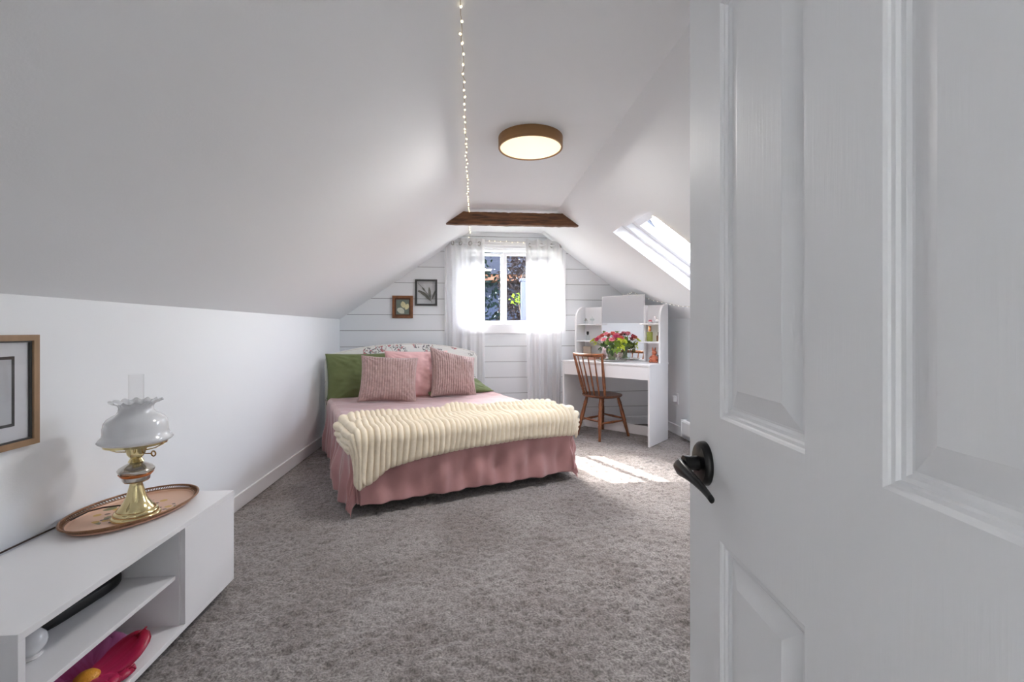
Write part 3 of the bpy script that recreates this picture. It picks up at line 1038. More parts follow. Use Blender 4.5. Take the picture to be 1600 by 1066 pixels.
# bedspread
NP, NQ = 300, 270
p = np.linspace(-HWB - 0.445, HWB + 0.445, NP)[:, None] + np.zeros((1, NQ))
q = np.linspace(0.80, FOOT - 0.415, NQ)[None, :] + np.zeros((NP, 1))
sarc = np.where(np.abs(p) > HWB, np.sign(p) * (FOOT - q) * -1, 0) + p
fold = (0.010 * np.sin(2 * PI * (p * 2.6 + q * 2.4) + 0.8 * np.sin(4 * p)) + 0.009 * np.sin(2 * PI * (p * 3.9 - q * 3.2) + 2.0) + 0.014 * np.sin(2 * PI * p / 0.235 + 0.6) + 0.012 * np.sin(2 * PI * p / 0.13 + 2.1 + 2 * np.sin(3 * p)) + 0.012 * noise2((NP, NQ), 26, 5))
foldside = (0.020 * np.sin(2 * PI * q / 0.26) + 0.011 * np.sin(2 * PI * q / 0.12 + 1.0) + 0.010 * noise2((NP, NQ), 22, 6))
side = np.abs(p) > HWB
footm = q < FOOT
fo = np.where(footm & ~side, fold, np.where(side & ~footm, foldside, 0.5 * (fold + foldside)))
fade = np.clip((HWB - np.abs(p)) / 0.12, 0, 1)
fo = np.where(footm & ~side, 0.75 * fold * (0.4 + 0.6 * fade), fo)
C = drape(p, q, TOP + 0.004, 0.045, 0.05, fo)
top_bump = 0.0035 * noise2((NP, NQ), 30, 8) + 0.0018 * noise2((NP, NQ), 9, 9)
C[..., 2] += np.where((~side) & (~footm), top_bump, 0)
# foot hem rises a little towards the middle
spread = objm('bedspread', grid_mesh('bedspread', C), M['pink'])
spread.matrix_world = BM
tag(spread, 'dusty pink velvet bedspread draped over the bed to the floor', 'bedspread')
md = spread.modifiers.new('thick', 'SOLIDIFY'); md.thickness = 0.004; md.offset = 1

# cream ribbed throw across the foot
NA, NB_ = 520, 110
a = np.linspace(0, 1, NA)[:, None]
b = np.linspace(0, 1, NB_)[None, :]
p0, p1 = -HWB - 0.135, HWB + 0.16
pa = p0 + (p1 - p0) * a
s_ = pa + HWB
inw = np.interp(s_.ravel(), [-0.22, -0.1, 0.0, 0.12, 0.25, 0.5, 0.8, 1.1, 1.35, 1.5, 1.68], [0.36, 0.44, 0.50, 0.54, 0.50, 0.42, 0.40, 0.42, 0.47, 0.45, 0.36])[:, None]
ovh = np.interp(s_.ravel(), [-0.22, -0.05, 0.05, 0.15, 0.35, 0.7, 1.1, 1.4, 1.52, 1.68], [0.30, 0.33, 0.30, 0.23, 0.19, 0.165, 0.155, 0.165, 0.175, 0.17])[:, None]
inw = inw + 0.006 * np.sin(pa * 23)
qa = (FOOT + inw) + (-(inw + ovh)) * b
pa2 = pa + 0.05 * (b - 0.5) * 1.0 + 0 * b
def thr(pp, qq):
    return drape(pp, qq, TOP + 0.016, 0.055, 0.04, 0.012 * np.sin(2 * PI * pp / 0.42 + 0.5), 0.02)
C0 = thr(pa2, qa)
# soft ridges
ridge = 0.022 * np.exp(-((b - 0.38 - 0.06 * np.sin(5 * a + 1)) / 0.05) ** 2) * np.clip(np.sin(2.6 * a * PI) * 0.6 + 0.7, 0, 1.2)
ridge = ridge + 0.030 * np.exp(-((b - 0.12 - 0.22 * np.clip(a - 0.55, 0, 1)) / 0.06) ** 2) + 0.028 * np.exp(-((b - (1.35 * a - 0.55)) / 0.07) ** 2) * (a > 0.45)
dA = np.gradient(C0, axis=0); dB = np.gradient(C0, axis=1)
Nn = np.cross(dA, dB); Nn /= np.linalg.norm(Nn, axis=-1, keepdims=True) + 1e-12
Nn *= np.sign(np.where(np.abs(Nn[..., 2:3]) > 0.15, Nn[..., 2:3], Nn[..., 2:3] * 0 + 1))
ctr = C0.copy(); ctr[..., 0] *= 1; outv = C0 - np.array([0, 0.2, 0.2]); sg = np.sign((Nn * outv).sum(-1, keepdims=True)); Nn *= np.where(sg == 0, 1, sg)
pitch = 0.036
ribs = np.clip(1.2 * (0.5 + 0.5 * np.cos(2 * PI * (pa2 + 0.010 * np.sin(7 * b) + 0.004 * noise2((NA, NB_), 25, 14)) / pitch)) - 0.04, 0, 1) ** 0.75
edge = np.minimum(np.minimum(b, 1 - b) / 0.03, 1.0) * np.minimum(np.minimum(a, 1 - a) / 0.02, 1.0)
C1 = C0 + Nn * (0.005 + ridge * np.clip(np.minimum(a, 1 - a) / 0.06, 0, 1) + 0.0185 * ribs * np.sqrt(edge) * (0.9 + 0.1 * noise2((NA, NB_), 10, 4)))[..., None]
throw = objm('throw_blanket', grid_mesh('throw_blanket', C1), M['cream'])
throw.matrix_world = BM
tag(throw, 'cream ribbed plush throw laid across the foot of the bed', 'throw')
md = throw.modifiers.new('thick', 'SOLIDIFY'); md.thickness = 0.008; md.offset = -1

# pillows and cushions
def pillow(name, label, cat, wd, ht, th, m, x, y, z, lean,  yaw=0, roll=0, ribs=0, seed=0, pinch=0.05, wr=0.006, sag=0.0, group=None, ears=0.0):
    nu, nv = (170, 110) if ribs else (90, 70)
    u = np.linspace(-1, 1, nu)[:, None]
    v = np.linspace(-1, 1, nv)[None, :]
    prof_ = np.clip((1 - np.abs(u) ** 2.4), 0, 1) ** 0.55 * np.clip((1 - np.abs(v) ** 2.4), 0, 1) ** 0.55
    X = u * wd / 2 * (1 - pinch * (1 - np.abs(v) ** 2.0)) * (1 + 0 * v)
    Y = v * ht / 2 * (1 - pinch * (1 - np.abs(u) ** 2.0)) * (1 + 0 * u)
    nz = noise2((nu, nv), nu / 9, seed) * wr + noise2((nu, nv), nu / 24, seed + 50) * wr * 0.35
    # creases fanning from the corners
    cr = np.zeros_like(X)
    for cu, cv in ((-1, -1), (1, -1), (1, 1), (-1, 1)):
        an = np.arctan2((v - cv) * 1.0, (u - cu) * 1.0)
        dd = np.hypot(u - cu, v - cv)
        cr += np.sin(an * 17 + seed) * np.exp(-((dd - 0.45) / 0.32) ** 2)
    h = th / 2 * prof_ + (nz + 0.6 * wr * cr) * np.minimum(1, prof_ * 1.5)
    if ribs:
        h = h + 0.0075 * (np.abs(np.sin(PI * (u * ribs / 2 + 0.15 * np.sin(2.2 * v + seed)))) ** 0.8) * np.minimum(1, prof_ * 2)
    Y = Y + sag * (-u) * ((v + 1) / 2) ** 1.5
    front = np.stack([X, Y, h], -1)
    hb_ = th / 2 * prof_ * 0.85
    back = np.stack([X, Y, -hb_], -1)
    bm = bmesh.new()
    me1 = grid_mesh('t', front); me2 = grid_mesh('t2', back[::-1])
    bm.from_mesh(me1); bm.from_mesh(me2)
    bmesh.ops.remove_doubles(bm, verts=bm.verts, dist=0.0004)
    bmesh.ops.recalc_face_normals(bm, faces=bm.faces)
    bpy.data.meshes.remove(me1); bpy.data.meshes.remove(me2)
    o = obj(name, bm, m, smooth=True)
    lm = T(x, y, z) @ RZ(yaw) @ Matrix.Rotation(PI / 2 - lean, 4, 'X') @ RZ(roll)
    o.matrix_world = BM @ lm
    tag(o, label, cat, group)
    # seam cord round the edge
    bm = bmesh.new()
    rim = [front[i, 0] for i in range(0, nu, 4)] + [front[-1, j] for j in range(0, nv, 4)] + [front[i, -1] for i in range(nu - 1, 0, -4)] + [front[0, j] for j in range(nv - 1, 0, -4)]
    rim = [tuple(q_) for q_ in rim]; rim.append(rim[0])
    tube(bm, rim, 0.0022, 5, False)
    obj('seam', bm, m, o, smooth=True)
    return o
pillow('bed_pillow', 'olive green pillow propped against the left end of the headboard', 'pillow', 0.74, 0.47, 0.17, M['green'], -0.41, 0.775, 0.648, math.radians(16), 0.0, 0.0, seed=3, wr=0.007)
pillow('bed_pillow', 'olive green pillow lying at the right, mostly hidden behind the mauve cushion', 'pillow', 0.66, 0.46, 0.13, M['green'], 0.415, 0.64, 0.528, math.radians(80), 0.0, 0.0, seed=5, wr=0.006)
pillow('bed_pillow', 'smooth light pink pillow standing between the two ribbed mauve cushions', 'pillow', 0.62, 0.46, 0.17, M['pinks'], 0.03, 0.585, 0.675, math.radians(20), 0.0, -0.02, seed=8, wr=0.007)
pillow('cushion', 'mauve ribbed plush cushion on the left, in front of the green pillow', 'cushion', 0.49, 0.42, 0.17, M['rib'], -0.305, 0.335, 0.665, math.radians(24), math.radians(-10), math.radians(-4), ribs=22, seed=12, pinch=0.07)
pillow('cushion', 'mauve ribbed plush cushion on the right, tilted with one corner up', 'cushion', 0.44, 0.44, 0.17, M['rib'], 0.315, 0.40, 0.675, math.radians(22), math.radians(-4), math.radians(-4), ribs=20, seed=21, pinch=0.08, sag=0.045)

# ------------------------------------------------------------------ dressing table
DKM = T(1.2867, 4.4533) @ RZ(-math.radians(45.63))
HWD, DD, DZ = 0.4885, 0.441, 0.771
desk = empty('dressing_table', DKM, 'white dressing table with shelves and mirror set across the back right corner', 'dressing table')
def dbox(name, x0, x1, y0, y1, z0, z1, m=None, bev=0.0015, parent=desk): return boxo(name, x0, x1, y0, y1, z0, z1, m or M['white'], parent, bev)
dbox('side_panel', -HWD, -HWD + 0.018, 0.004, DD - 0.004, 0.002, DZ - 0.018)
dbox('side_panel', HWD - 0.018, HWD, 0.004, DD - 0.004, 0.002, DZ - 0.018)
dbox('desk_top', -HWD - 0.004, HWD + 0.004, 0.0, DD, DZ - 0.018, DZ)
dbox('drawer_front', -HWD + 0.019, HWD - 0.019, 0.006, 0.022, 0.625, DZ - 0.0195)
dbox('drawer_box', -HWD + 0.03, HWD - 0.03, 0.022, DD - 0.04, 0.66, DZ - 0.02)
dbox('lower_rail', -HWD + 0.018, HWD - 0.018, DD - 0.020, DD - 0.005, 0.003, 0.10)
# hutch
HY0, HY1, HTZ = 0.245, 0.438, 1.352
for sx in (-1, 1):
    R_ = 0.15
    pr = [(HY0, DZ), (HY1, DZ), (HY1, HTZ)]
    pr += [(HY0 + R_ - R_ * math.sin(t), HTZ - R_ + R_ * math.cos(t)) for t in np.linspace(0, PI / 2, 14)]
    bm = bmesh.new()
    xa = sx * HWD; xb = sx * (HWD - 0.018)
    prism(bm, pr, 'x', min(xa, xb), max(xa, xb))
    obj('hutch_side', bm, M['white'], desk)
MX0, MX1 = -0.225, 0.275
dbox('back_panel', -HWD + 0.018, MX0, HY1 - 0.010, HY1, DZ, HTZ - 0.004)
dbox('back_panel', MX1, HWD - 0.018, HY1 - 0.010, HY1, DZ, HTZ - 0.004)
for z_ in (1.162, 0.980):
    dbox('shelf', -HWD + 0.018, MX0, HY0 + 0.012, HY1 - 0.010, z_ - 0.014, z_)
    dbox('shelf', MX1 - 0.012, HWD - 0.018, HY0 + 0.012, HY1 - 0.010, z_ - 0.014, z_)
dbox('divider', MX1 - 0.010, MX1 + 0.004, 0.37, HY1 - 0.010, DZ, HTZ - 0.005)
dbox('divider', MX0 - 0.012, MX0, 0.37, HY1 - 0.010, DZ, HTZ - 0.005)
mp_ = dbox('mirror_board', MX0, MX1 - 0.011, 0.378, 0.394, DZ + 0.002, 1.462)
mr = dbox('mirror', MX0 + 0.006, MX1 - 0.017, 0.3755, 0.3779, DZ + 0.006, 1.456, M['mirror'], 0.0, mp_)
mr['label'] = 'frameless mirror glass'

# things on the dressing table
def at_desk(x, y, z, rz=0.0): return DKM @ T(x, y, z) @ RZ(rz)
TRX, TRY = -0.030, 0.235
tr = empty('round_tray', at_desk(TRX, TRY, DZ), 'round silver tray under the glass vase on the dressing table', 'tray')
bm = bmesh.new()
lathe(bm, [(0.135, 0.0), (0.150, 0.004), (0.160, 0.014), (0.164, 0.0165), (0.162, 0.013), (0.150, 0.006), (0.13, 0.004), (0.01, 0.004)], 48, True)
auto(obj('dish', bm, M['silver'], tr))
vz = DZ + 0.0045
vase = empty('vase', at_desk(TRX, TRY, vz), 'clear glass vase full of stems standing on the silver tray', 'vase')
bm = bmesh.new()
vp = [(0.02, 0.0), (0.052, 0.0), (0.062, 0.006), (0.070, 0.035), (0.067, 0.075), (0.055, 0.110), (0.052, 0.125), (0.060, 0.145)]
lathe(bm, vp + [(r - 0.003, z_) for r, z_ in reversed(vp[2:])] + [(0.02, 0.008)], 32, True)
auto(obj('glass_body', bm, M['vglass'], vase), 60)

def blossom_mesh(kind):
    bm = bmesh.new()
    if kind == 'round':      # cupped, many overlapping petals
        for ring_, (n, rad, tilt, sz) in enumerate(((4, 0.004, 0.15, 0.020), (6, 0.010, 0.45, 0.024), (8, 0.015, 0.95, 0.026))):
            for k in range(n):
                a_ = 2 * PI * k / n + ring_ * 0.4
                g = np.zeros((5, 6, 3))
                for i in range(5):
                    for j in range(6):
                        uu, vv = -1 + i / 2, j / 5
                        wd = sz * 0.62 * math.sin(PI * min(0.93, 0.12 + vv * 0.86)) ** 0.7
                        cup = 0.35 * sz * (uu ** 2)
                        ang = tilt * (0.25 + 0.9 * vv)
                        rr = rad * 0.4 + math.sin(ang) * vv * sz - cup * 0.4
                        zz = math.cos(ang) * vv * sz * 1.15
                        lx_ = rr; ly_ = uu * wd
                        g[i, j] = (lx_ * math.cos(a_) - ly_ * math.sin(a_), lx_ * math.sin(a_) + ly_ * math.cos(a_), zz)
                m_ = grid_mesh('p', g); bm.from_mesh(m_); bpy.data.meshes.remove(m_)
    else:                    # open star with pointed petals
        for k in range(6):
            a_ = 2 * PI * k / 6 + 0.2
            g = np.zeros((5, 6, 3))
            for i in range(5):
                for j in range(6):
                    uu, vv = -1 + i / 2, j / 5
                    wd = 0.013 * math.sin(PI * min(0.98, 0.1 + vv * 0.88)) ** 0.8
                    rr = 0.034 * vv; zz = 0.022 * vv ** 0.7 - 0.012 * vv ** 3 + 0.003 * uu ** 2
                    g[i, j] = (rr * math.cos(a_) - uu * wd * math.sin(a_), rr * math.sin(a_) + uu * wd * math.cos(a_), zz)
            m_ = grid_mesh('p', g); bm.from_mesh(m_); bpy.data.meshes.remove(m_)
    me_ = bpy.data.meshes.new('blossom'); bm.to_mesh(me_); bm.free()
    return me_
def leaf_cluster_mesh(n, spread_, ln, wd, seed):
    r = np.random.default_rng(seed)
    bm = bmesh.new()
    for k in range(n):
        an, el = r.uniform(0, 2 * PI), r.uniform(-0.2, 1.3)
        d = Vector((math.cos(an) * math.cos(el), math.sin(an) * math.cos(el), math.sin(el)))
        s_v = d.cross(Vector((0, 0, 1))).normalized()
        up = s_v.cross(d)
        c0_ = d * r.uniform(0, spread_)
        L_ = ln * r.uniform(0.7, 1.2)
        vs0 = []
        for t in (0, 0.3, 0.65, 1.0):
            ww = wd * math.sin(PI * (0.08 + 0.9 * t)) ** 0.8
            c_ = c0_ + d * L_ * t - Vector((0, 0, 0.25 * L_ * t * t))
            vs0.append([bm.verts.new(c_ - s_v * ww + up * ww * 0.3), bm.verts.new(c_), bm.verts.new(c_ + s_v * ww + up * ww * 0.3)])
        for q0, q1 in zip(vs0[:-1], vs0[1:]):
            bm.faces.new((q0[0], q0[1], q1[1], q1[0])); bm.faces.new((q0[1], q0[2], q1[2], q1[1]))
    for f in bm.faces: f.smooth = True
    me_ = bpy.data.meshes.new('foliage'); bm.to_mesh(me_); bm.free()
    return me_
BL_R, BL_S = blossom_mesh('round'), blossom_mesh('star')
def bl(mesh, m):
    k = mesh.copy(); k.materials.clear(); k.materials.append(m); return k
BLM = {'pink': bl(BL_R, M['fpink']), 'coral': bl(BL_R, M['fcoral']), 'magenta': bl(BL_R, M['fmag']), 'lime': bl(BL_S, M['lime'])}
LEAFM = {}
for i, mm in enumerate(('leaf', 'leafd', 'lime')):
    k = leaf_cluster_mesh(16, 0.03, 0.045, 0.011, 40 + i); k.materials.append(M[mm]); LEAFM[mm] = k
FLOWER_LABEL = {'pink': 'pale pink round blossom on a long stem in the glass vase', 'coral': 'coral red blossom on a long stem in the glass vase',
                'magenta': 'deep magenta blossom on a long stem in the glass vase', 'lime': 'yellow green star shaped flower in the glass vase'}
def flower(kind, top, bottom, scale):
    """top/bottom in vase-local coordinates"""
    e = empty('cut_flower', at_desk(TRX, TRY, vz), FLOWER_LABEL[kind], 'flower', kind + ' flowers in the glass vase')
    top, bottom = Vector(top) + Vector((0, 0, 0.022)), Vector(bottom)
    mid = Vector((top.x * 0.28, top.y * 0.28, 0.125))
    bm = bmesh.new()
    pts = [bottom, bottom.lerp(mid, 0.5), mid, mid.lerp(top, 0.5) + Vector((0, 0, 0.006)), top]
    tube(bm, pts, 0.0022, 6)
    obj('stem', bm, M['stem'], e, smooth=True)
    o = bpy.data.objects.new('blossom', BLM[kind]); col.objects.link(o); o.parent = e
    d = (top - mid).normalized() * 0.75 + Vector((0, 0, 0.4))
    o.matrix_local = T(*top) @ d.to_track_quat('Z', 'Y').to_matrix().to_4x4() @ Matrix.Scale(scale, 4)
def spray(kind, top, bottom, scale, label, group=None):
    e = empty('leafy_sprig', at_desk(TRX, TRY, vz), label, 'foliage', group)
    top, bottom = Vector(top), Vector(bottom)
    mid = Vector((top.x * 0.3, top.y * 0.3, 0.125))
    bm = bmesh.new(); tube(bm, [bottom, bottom.lerp(mid, 0.5), mid, mid.lerp(top, 0.5), top], 0.0018, 6)
    obj('stem', bm, M['stem'], e, smooth=True)
    o = bpy.data.objects.new('foliage', LEAFM[kind]); col.objects.link(o); o.parent = e
    d = (top - mid).normalized()
    o.matrix_local = T(*(top - d * 0.02)) @ d.to_track_quat('Z', 'Y').to_matrix().to_4x4() @ RZ(random.uniform(0, 6)) @ Matrix.Scale(scale, 4)
rf = np.random.default_rng(12)
spots = [('pink', (-0.02, -0.075, 0.245)), ('pink', (-0.035, -0.09, 0.185)), ('pink', (-0.115, -0.04, 0.205)), ('coral', (-0.075, -0.05, 0.225)), ('pink', (0.0, 0.02, 0.250)),
         ('magenta', (0.075, -0.05, 0.215)), ('pink', (0.045, -0.075, 0.185)), ('magenta', (-0.13, -0.06, 0.185)), ('coral', (0.11, -0.02, 0.205)), ('pink', (0.05, 0.02, 0.240)), ('coral', (-0.06, 0.04, 0.225)),
         ('coral', (0.03, -0.03, 0.245)), ('lime', (-0.175, -0.06, 0.185)), ('lime', (-0.125, -0.095, 0.145)), ('lime', (0.125, -0.06, 0.185)), ('lime', (0.155, -0.03, 0.170)), ('lime', (-0.20, -0.03, 0.175)),
         ('lime', (0.14, -0.02, 0.185)), ('lime', (-0.15, -0.08, 0.160))]
for k, (kd, tp) in enumerate(spots):
    an = rf.uniform(0, 2 * PI); rr = rf.uniform(0.01, 0.045)
    flower(kd, tp, (rr * math.cos(an), rr * math.sin(an), 0.010), rf.uniform(1.15, 1.5) if kd != 'lime' else rf.uniform(0.95, 1.2))
for k, (kd, tp, sc_) in enumerate([('leaf', (-0.085, 0.0, 0.295), 0.9), ('leafd', (0.02, 0.03, 0.275), 0.8), ('leaf', (0.02, -0.085, 0.165), 1.3), ('leafd', (-0.03, -0.085, 0.140), 1.2), ('leaf', (0.09, -0.06, 0.150), 1.4),
                                   ('leafd', (-0.07, -0.07, 0.150), 1.2), ('lime', (0.12, -0.03, 0.170), 1.0), ('leaf', (0.06, 0.06, 0.19), 1.4), ('leaf', (-0.07, 0.07, 0.19), 1.4), ('leafd', (0.06, -0.085, 0.130), 1.1)]):
    an = rf.uniform(0, 2 * PI); rr = rf.uniform(0.01, 0.04)
    if k == 0:
        spray(kd, tp, (rr * math.cos(an), rr * math.sin(an), 0.01), sc_, 'tall yellow green sprig rising above the bouquet at upper left')
    else:
        spray(kd, tp, (rr * math.cos(an), rr * math.sin(an), 0.01), sc_, 'leafy green sprig tucked among the flowers in the vase', 'leafy sprigs in the vase')

def lathe_obj(name, prof_, m, parent, seg=24):
    bm = bmesh.new(); lathe(bm, prof_, seg, True)
    return auto(obj(name, bm, m, parent), 50)
# left tower
e = empty('trinket_jar', at_desk(-0.40, 0.33, 1.162), 'small clear crystal jar on the top left shelf, left of its twin', 'jar')
lathe_obj('jar', [(0.006, 0), (0.020, 0), (0.026, 0.012), (0.024, 0.030), (0.018, 0.036)], M['vglass'], e)
lathe_obj('lid', [(0.019, 0.036), (0.020, 0.041), (0.010, 0.050), (0.004, 0.053), (0.007, 0.060), (0.002, 0.066)], M['silver'], e)
e = empty('trinket_jar', at_desk(-0.325, 0.34, 1.162), 'small crystal stemmed dish on the top left shelf nearer the mirror', 'jar')
lathe_obj('dish', [(0.018, 0), (0.018, 0.003), (0.004, 0.008), (0.004, 0.026), (0.020, 0.036), (0.028, 0.052), (0.026, 0.052), (0.016, 0.038)], M['vglass'], e)
lathe_obj('knob', [(0.024, 0.052), (0.018, 0.060), (0.004, 0.066), (0.008, 0.074), (0.002, 0.082)], M['vglass'], e)
e = empty('perfume_bottle', at_desk(-0.375, 0.33, 0.980), 'pale perfume bottle with a black cap on the middle left shelf', 'bottle')
boxo('bottle', -0.022, 0.022, -0.014, 0.014, 0, 0.058, M['vglass'], e, 0.005)
lathe_obj('cap', [(0.006, 0.058), (0.006, 0.066), (0.013, 0.066), (0.013, 0.096), (0.011, 0.099)], M['blackm'], e)
e = empty('card_box', at_desk(-0.405, 0.37, DZ, 0.1), 'upright beige box on the lower left shelf behind the chair', 'box')
boxo('box_body', -0.045, 0.045, -0.014, 0.014, 0, 0.135, M['beige'], e, 0.003)
boxo('box_lid', -0.047, 0.047, -0.016, 0.016, 0.120, 0.140, M['beige'], e, 0.002)
e = empty('jewellery_box', at_desk(-0.285, 0.30, DZ, 0.0), 'dusty pink low jewellery box behind the chair top rail', 'box')
boxo('box_body', -0.055, 0.055, -0.035, 0.035, 0, 0.036, M['pinkbox'], e, 0.004)
boxo('box_lid', -0.057, 0.057, -0.037, 0.037, 0.037, 0.050, M['pinkbox'], e, 0.004)
# right tower
e = empty('flower_ornament', at_desk(0.345, 0.34, 1.162), 'little pink and white flower ornament on the top right shelf', 'ornament')
lathe_obj('dish', [(0.012, 0), (0.022, 0.002), (0.036, 0.014), (0.038, 0.017), (0.034, 0.016), (0.02, 0.008)], M['porc'], e)
o = bpy.data.objects.new('blossom', BLM['pink']); col.objects.link(o); o.parent = e; o.matrix_local = T(0, 0, 0.010) @ Matrix.Scale(1.05, 4)
e = empty('bird_ornament', at_desk(0.425, 0.345, 1.162), 'small white porcelain bird on the top right shelf beside the side panel', 'ornament')
bm = bmesh.new()
bmesh.ops.create_uvsphere(bm, u_segments=16, v_segments=10, radius=0.022, matrix=T(0, 0, 0.022) @ Matrix.Diagonal((1.35, 0.8, 0.9, 1)))
obj('body', bm, M['porc'], e, smooth=True)
bm = bmesh.new()
tube(bm, [(-0.018, 0, 0.03), (-0.026, 0, 0.045), (-0.024, 0, 0.060), (-0.032, 0, 0.066), (-0.042, 0, 0.062)], [0.009, 0.007, 0.006, 0.007, 0.002], 10)
obj('neck', bm, M['porc'], e, smooth=True)
bm = bmesh.new()
tube(bm, [(0.020, 0, 0.026), (0.034, 0, 0.038), (0.044, 0, 0.052)], [0.010, 0.007, 0.001], 10)
obj('tail', bm, M['porc'], e, smooth=True)
e = empty('perfume_bottle', at_desk(0.340, 0.34, 0.980), 'tall yellow green perfume bottle with copper cap on the middle right shelf', 'bottle')
boxo('bottle', -0.026, 0.026, -0.015, 0.015, 0, 0.095, M['perf'], e, 0.005)
lathe_obj('collar', [(0.009, 0.095), (0.009, 0.103), (0.007, 0.105)], M['brass'], e)
lathe_obj('cap', [(0.014, 0.104), (0.014, 0.152), (0.012, 0.155)], M['copper'], e)
e = empty('perfume_bottle', at_desk(0.430, 0.345, 0.980), 'small amber bottle on the middle right shelf next to the side panel', 'bottle')
boxo('bottle', -0.018, 0.018, -0.014, 0.014, 0, 0.060, M['amber'], e, 0.004)
lathe_obj('cap', [(0.010, 0.060), (0.010, 0.090), (0.008, 0.093)], M['dkbox'], e)
e = empty('coral_figurine', at_desk(0.385, 0.335, DZ, 0.3), 'coral coloured seated figurine on the lower right shelf', 'figurine')
bm = bmesh.new()
lathe(bm, [(0.028, 0), (0.040, 0.006), (0.042, 0.025), (0.034, 0.050), (0.022, 0.070), (0.016, 0.078)], 20, True)
obj('body', bm, M['coral'], e, smooth=True)
bm = bmesh.new()
bmesh.ops.create_uvsphere(bm, u_segments=16, v_segments=10, radius=0.024, matrix=T(0.004, 0, 0.096))
obj('head', bm, M['coral'], e, smooth=True)
for sx in (-1, 1):
    bm = bmesh.new(); tube(bm, [(sx * 0.008, 0, 0.112), (sx * 0.012, 0.002, 0.132), (sx * 0.014, 0.004, 0.150)], [0.007, 0.008, 0.003], 10)
    obj('ear', bm, M['coral'], e, smooth=True)
    bm = bmesh.new(); tube(bm, [(sx * 0.026, -0.01, 0.058), (sx * 0.036, -0.026, 0.040), (sx * 0.022, -0.036, 0.028)], [0.009, 0.009, 0.007], 10)
    obj('arm', bm, M['coral'], e, smooth=True)
    bm = bmesh.new(); tube(bm, [(sx * 0.026, -0.02, 0.012), (sx * 0.032, -0.045, 0.012), (sx * 0.034, -0.056, 0.016)], [0.013, 0.012, 0.009], 10)
    obj('foot', bm, M['coral'], e, smooth=True)
e = empty('dark_box', at_desk(0.438, 0.385, DZ, 0.0), 'small dark brown box behind the coral figurine', 'box')
boxo('box_body', -0.028, 0.028, -0.02, 0.02, 0, 0.060, M['dkbox'], e, 0.003)
boxo('box_lid', -0.0295, 0.0295, -0.0215, 0.0215, 0.060, 0.074, M['dkbox'], e, 0.002)

# ------------------------------------------------------------------ chair
CC = Vector((1.327, 4.626, 0))
face = Vector((0.82, 0.572, 0)).normalized()      # direction the sitter faces
sidev = Vector((-face.y, face.x, 0))
CHM = Matrix(((sidev.x * -1, face.x, 0, CC.x), (sidev.y * -1, face.y, 0, CC.y), (0, 0, 1, 0), (0, 0, 0, 1)))   # x right, y forward
chair = empty('spindle_chair', CHM, 'brown wooden spindle back chair with round seat pulled to the dressing table', 'chair')
SZ = 0.432
bm = bmesh.new()
lathe(bm, [(0.03, -0.026), (0.165, -0.026), (0.190, -0.020), (0.203, -0.010), (0.204, -0.002), (0.198, 0.003), (0.175, 0.0), (0.10, -0.005), (0.02, -0.007)], 40, True, lambda k, a, r, z: (r * (1.0 + 0.03 * math.cos(2 * a)), z), T(0, 0, SZ))
auto(obj('seat', bm, M['seat'], chair), 50)
inv = CHM.inverted()
def loc(p): return inv @ Vector(p)
feet = {'bl': loc((1.076, 4.664, 0)), 'br': loc((1.229, 4.365, 0)), 'fr': loc((1.590, 4.570, 0)), 'fl': loc((1.415, 4.903, 0))}
legp = [(0, 0.0125), (0.04, 0.014), (0.10, 0.0125), (0.30, 0.0175), (0.34, 0.0195), (0.36, 0.0165), (0.39, 0.0200), (0.62, 0.0205), (0.74, 0.0165), (0.78, 0.0205), (0.80, 0.0165), (0.83, 0.0205), (0.90, 0.0165), (1, 0.0145)]
tops = {}
for k, f_ in feet.items():
    tp = Vector((f_.x * 0.60, f_.y * 0.60, SZ - 0.020)); tops[k] = tp
    bm = bmesh.new(); turned(bm, (f_.x, f_.y, 0.001), tp, legp, 14)
    obj('leg', bm, M['chair'], chair, smooth=True)
def onleg(k, z_):
    f_, t_ = feet[k], tops[k]
    t = z_ / t_.z
    return Vector((f_.x + (t_.x - f_.x) * t, f_.y + (t_.y - f_.y) * t, z_))
for a_, b_, z_ in (('bl', 'br', 0.185), ('br', 'fr', 0.165), ('fr', 'fl', 0.185), ('fl', 'bl', 0.165)):
    bm = bmesh.new(); turned(bm, onleg(a_, z_), onleg(b_, z_), [(0, 0.008), (0.2, 0.0095), (0.5, 0.013), (0.8, 0.0095), (1, 0.008)], 10)
    obj('stretcher', bm, M['chair'], chair, smooth=True)
# back: two stiles, four spindles, curved crest
BT = 0.865
def backpt(sx, t):    # sx -1..1 across, t 0 seat .. 1 crest
    xb, yb = 0.135 * sx, -0.150 + 0.030 * sx * sx * 1.0
    xt, yt = 0.185 * sx, -0.275 + 0.045 * sx * sx
    return Vector((xb + (xt - xb) * t, yb + (yt - yb) * t, SZ - 0.006 + (BT - SZ) * t))
for sx in (-1, 1):
    bm = bmesh.new()
    turned(bm, backpt(sx, 0), backpt(sx, 0.995), [(0, 0.011), (0.06, 0.0145), (0.10, 0.0125), (0.13, 0.0165), (0.16, 0.0125), (0.20, 0.0165), (0.55, 0.0150), (0.85, 0.0125), (0.97, 0.012), (1, 0.009)], 12)
    obj('stile', bm, M['chair'], chair, smooth=True)
for sx in (-0.6, -0.2, 0.2, 0.6):
    bm = bmesh.new()
    turned(bm, backpt(sx, 0), backpt(sx, 0.94), [(0, 0.007), (0.10, 0.0085), (0.35, 0.0095), (0.7, 0.0075), (1, 0.006)], 10)
    obj('spindle', bm, M['chair'], chair, smooth=True)
secs = []
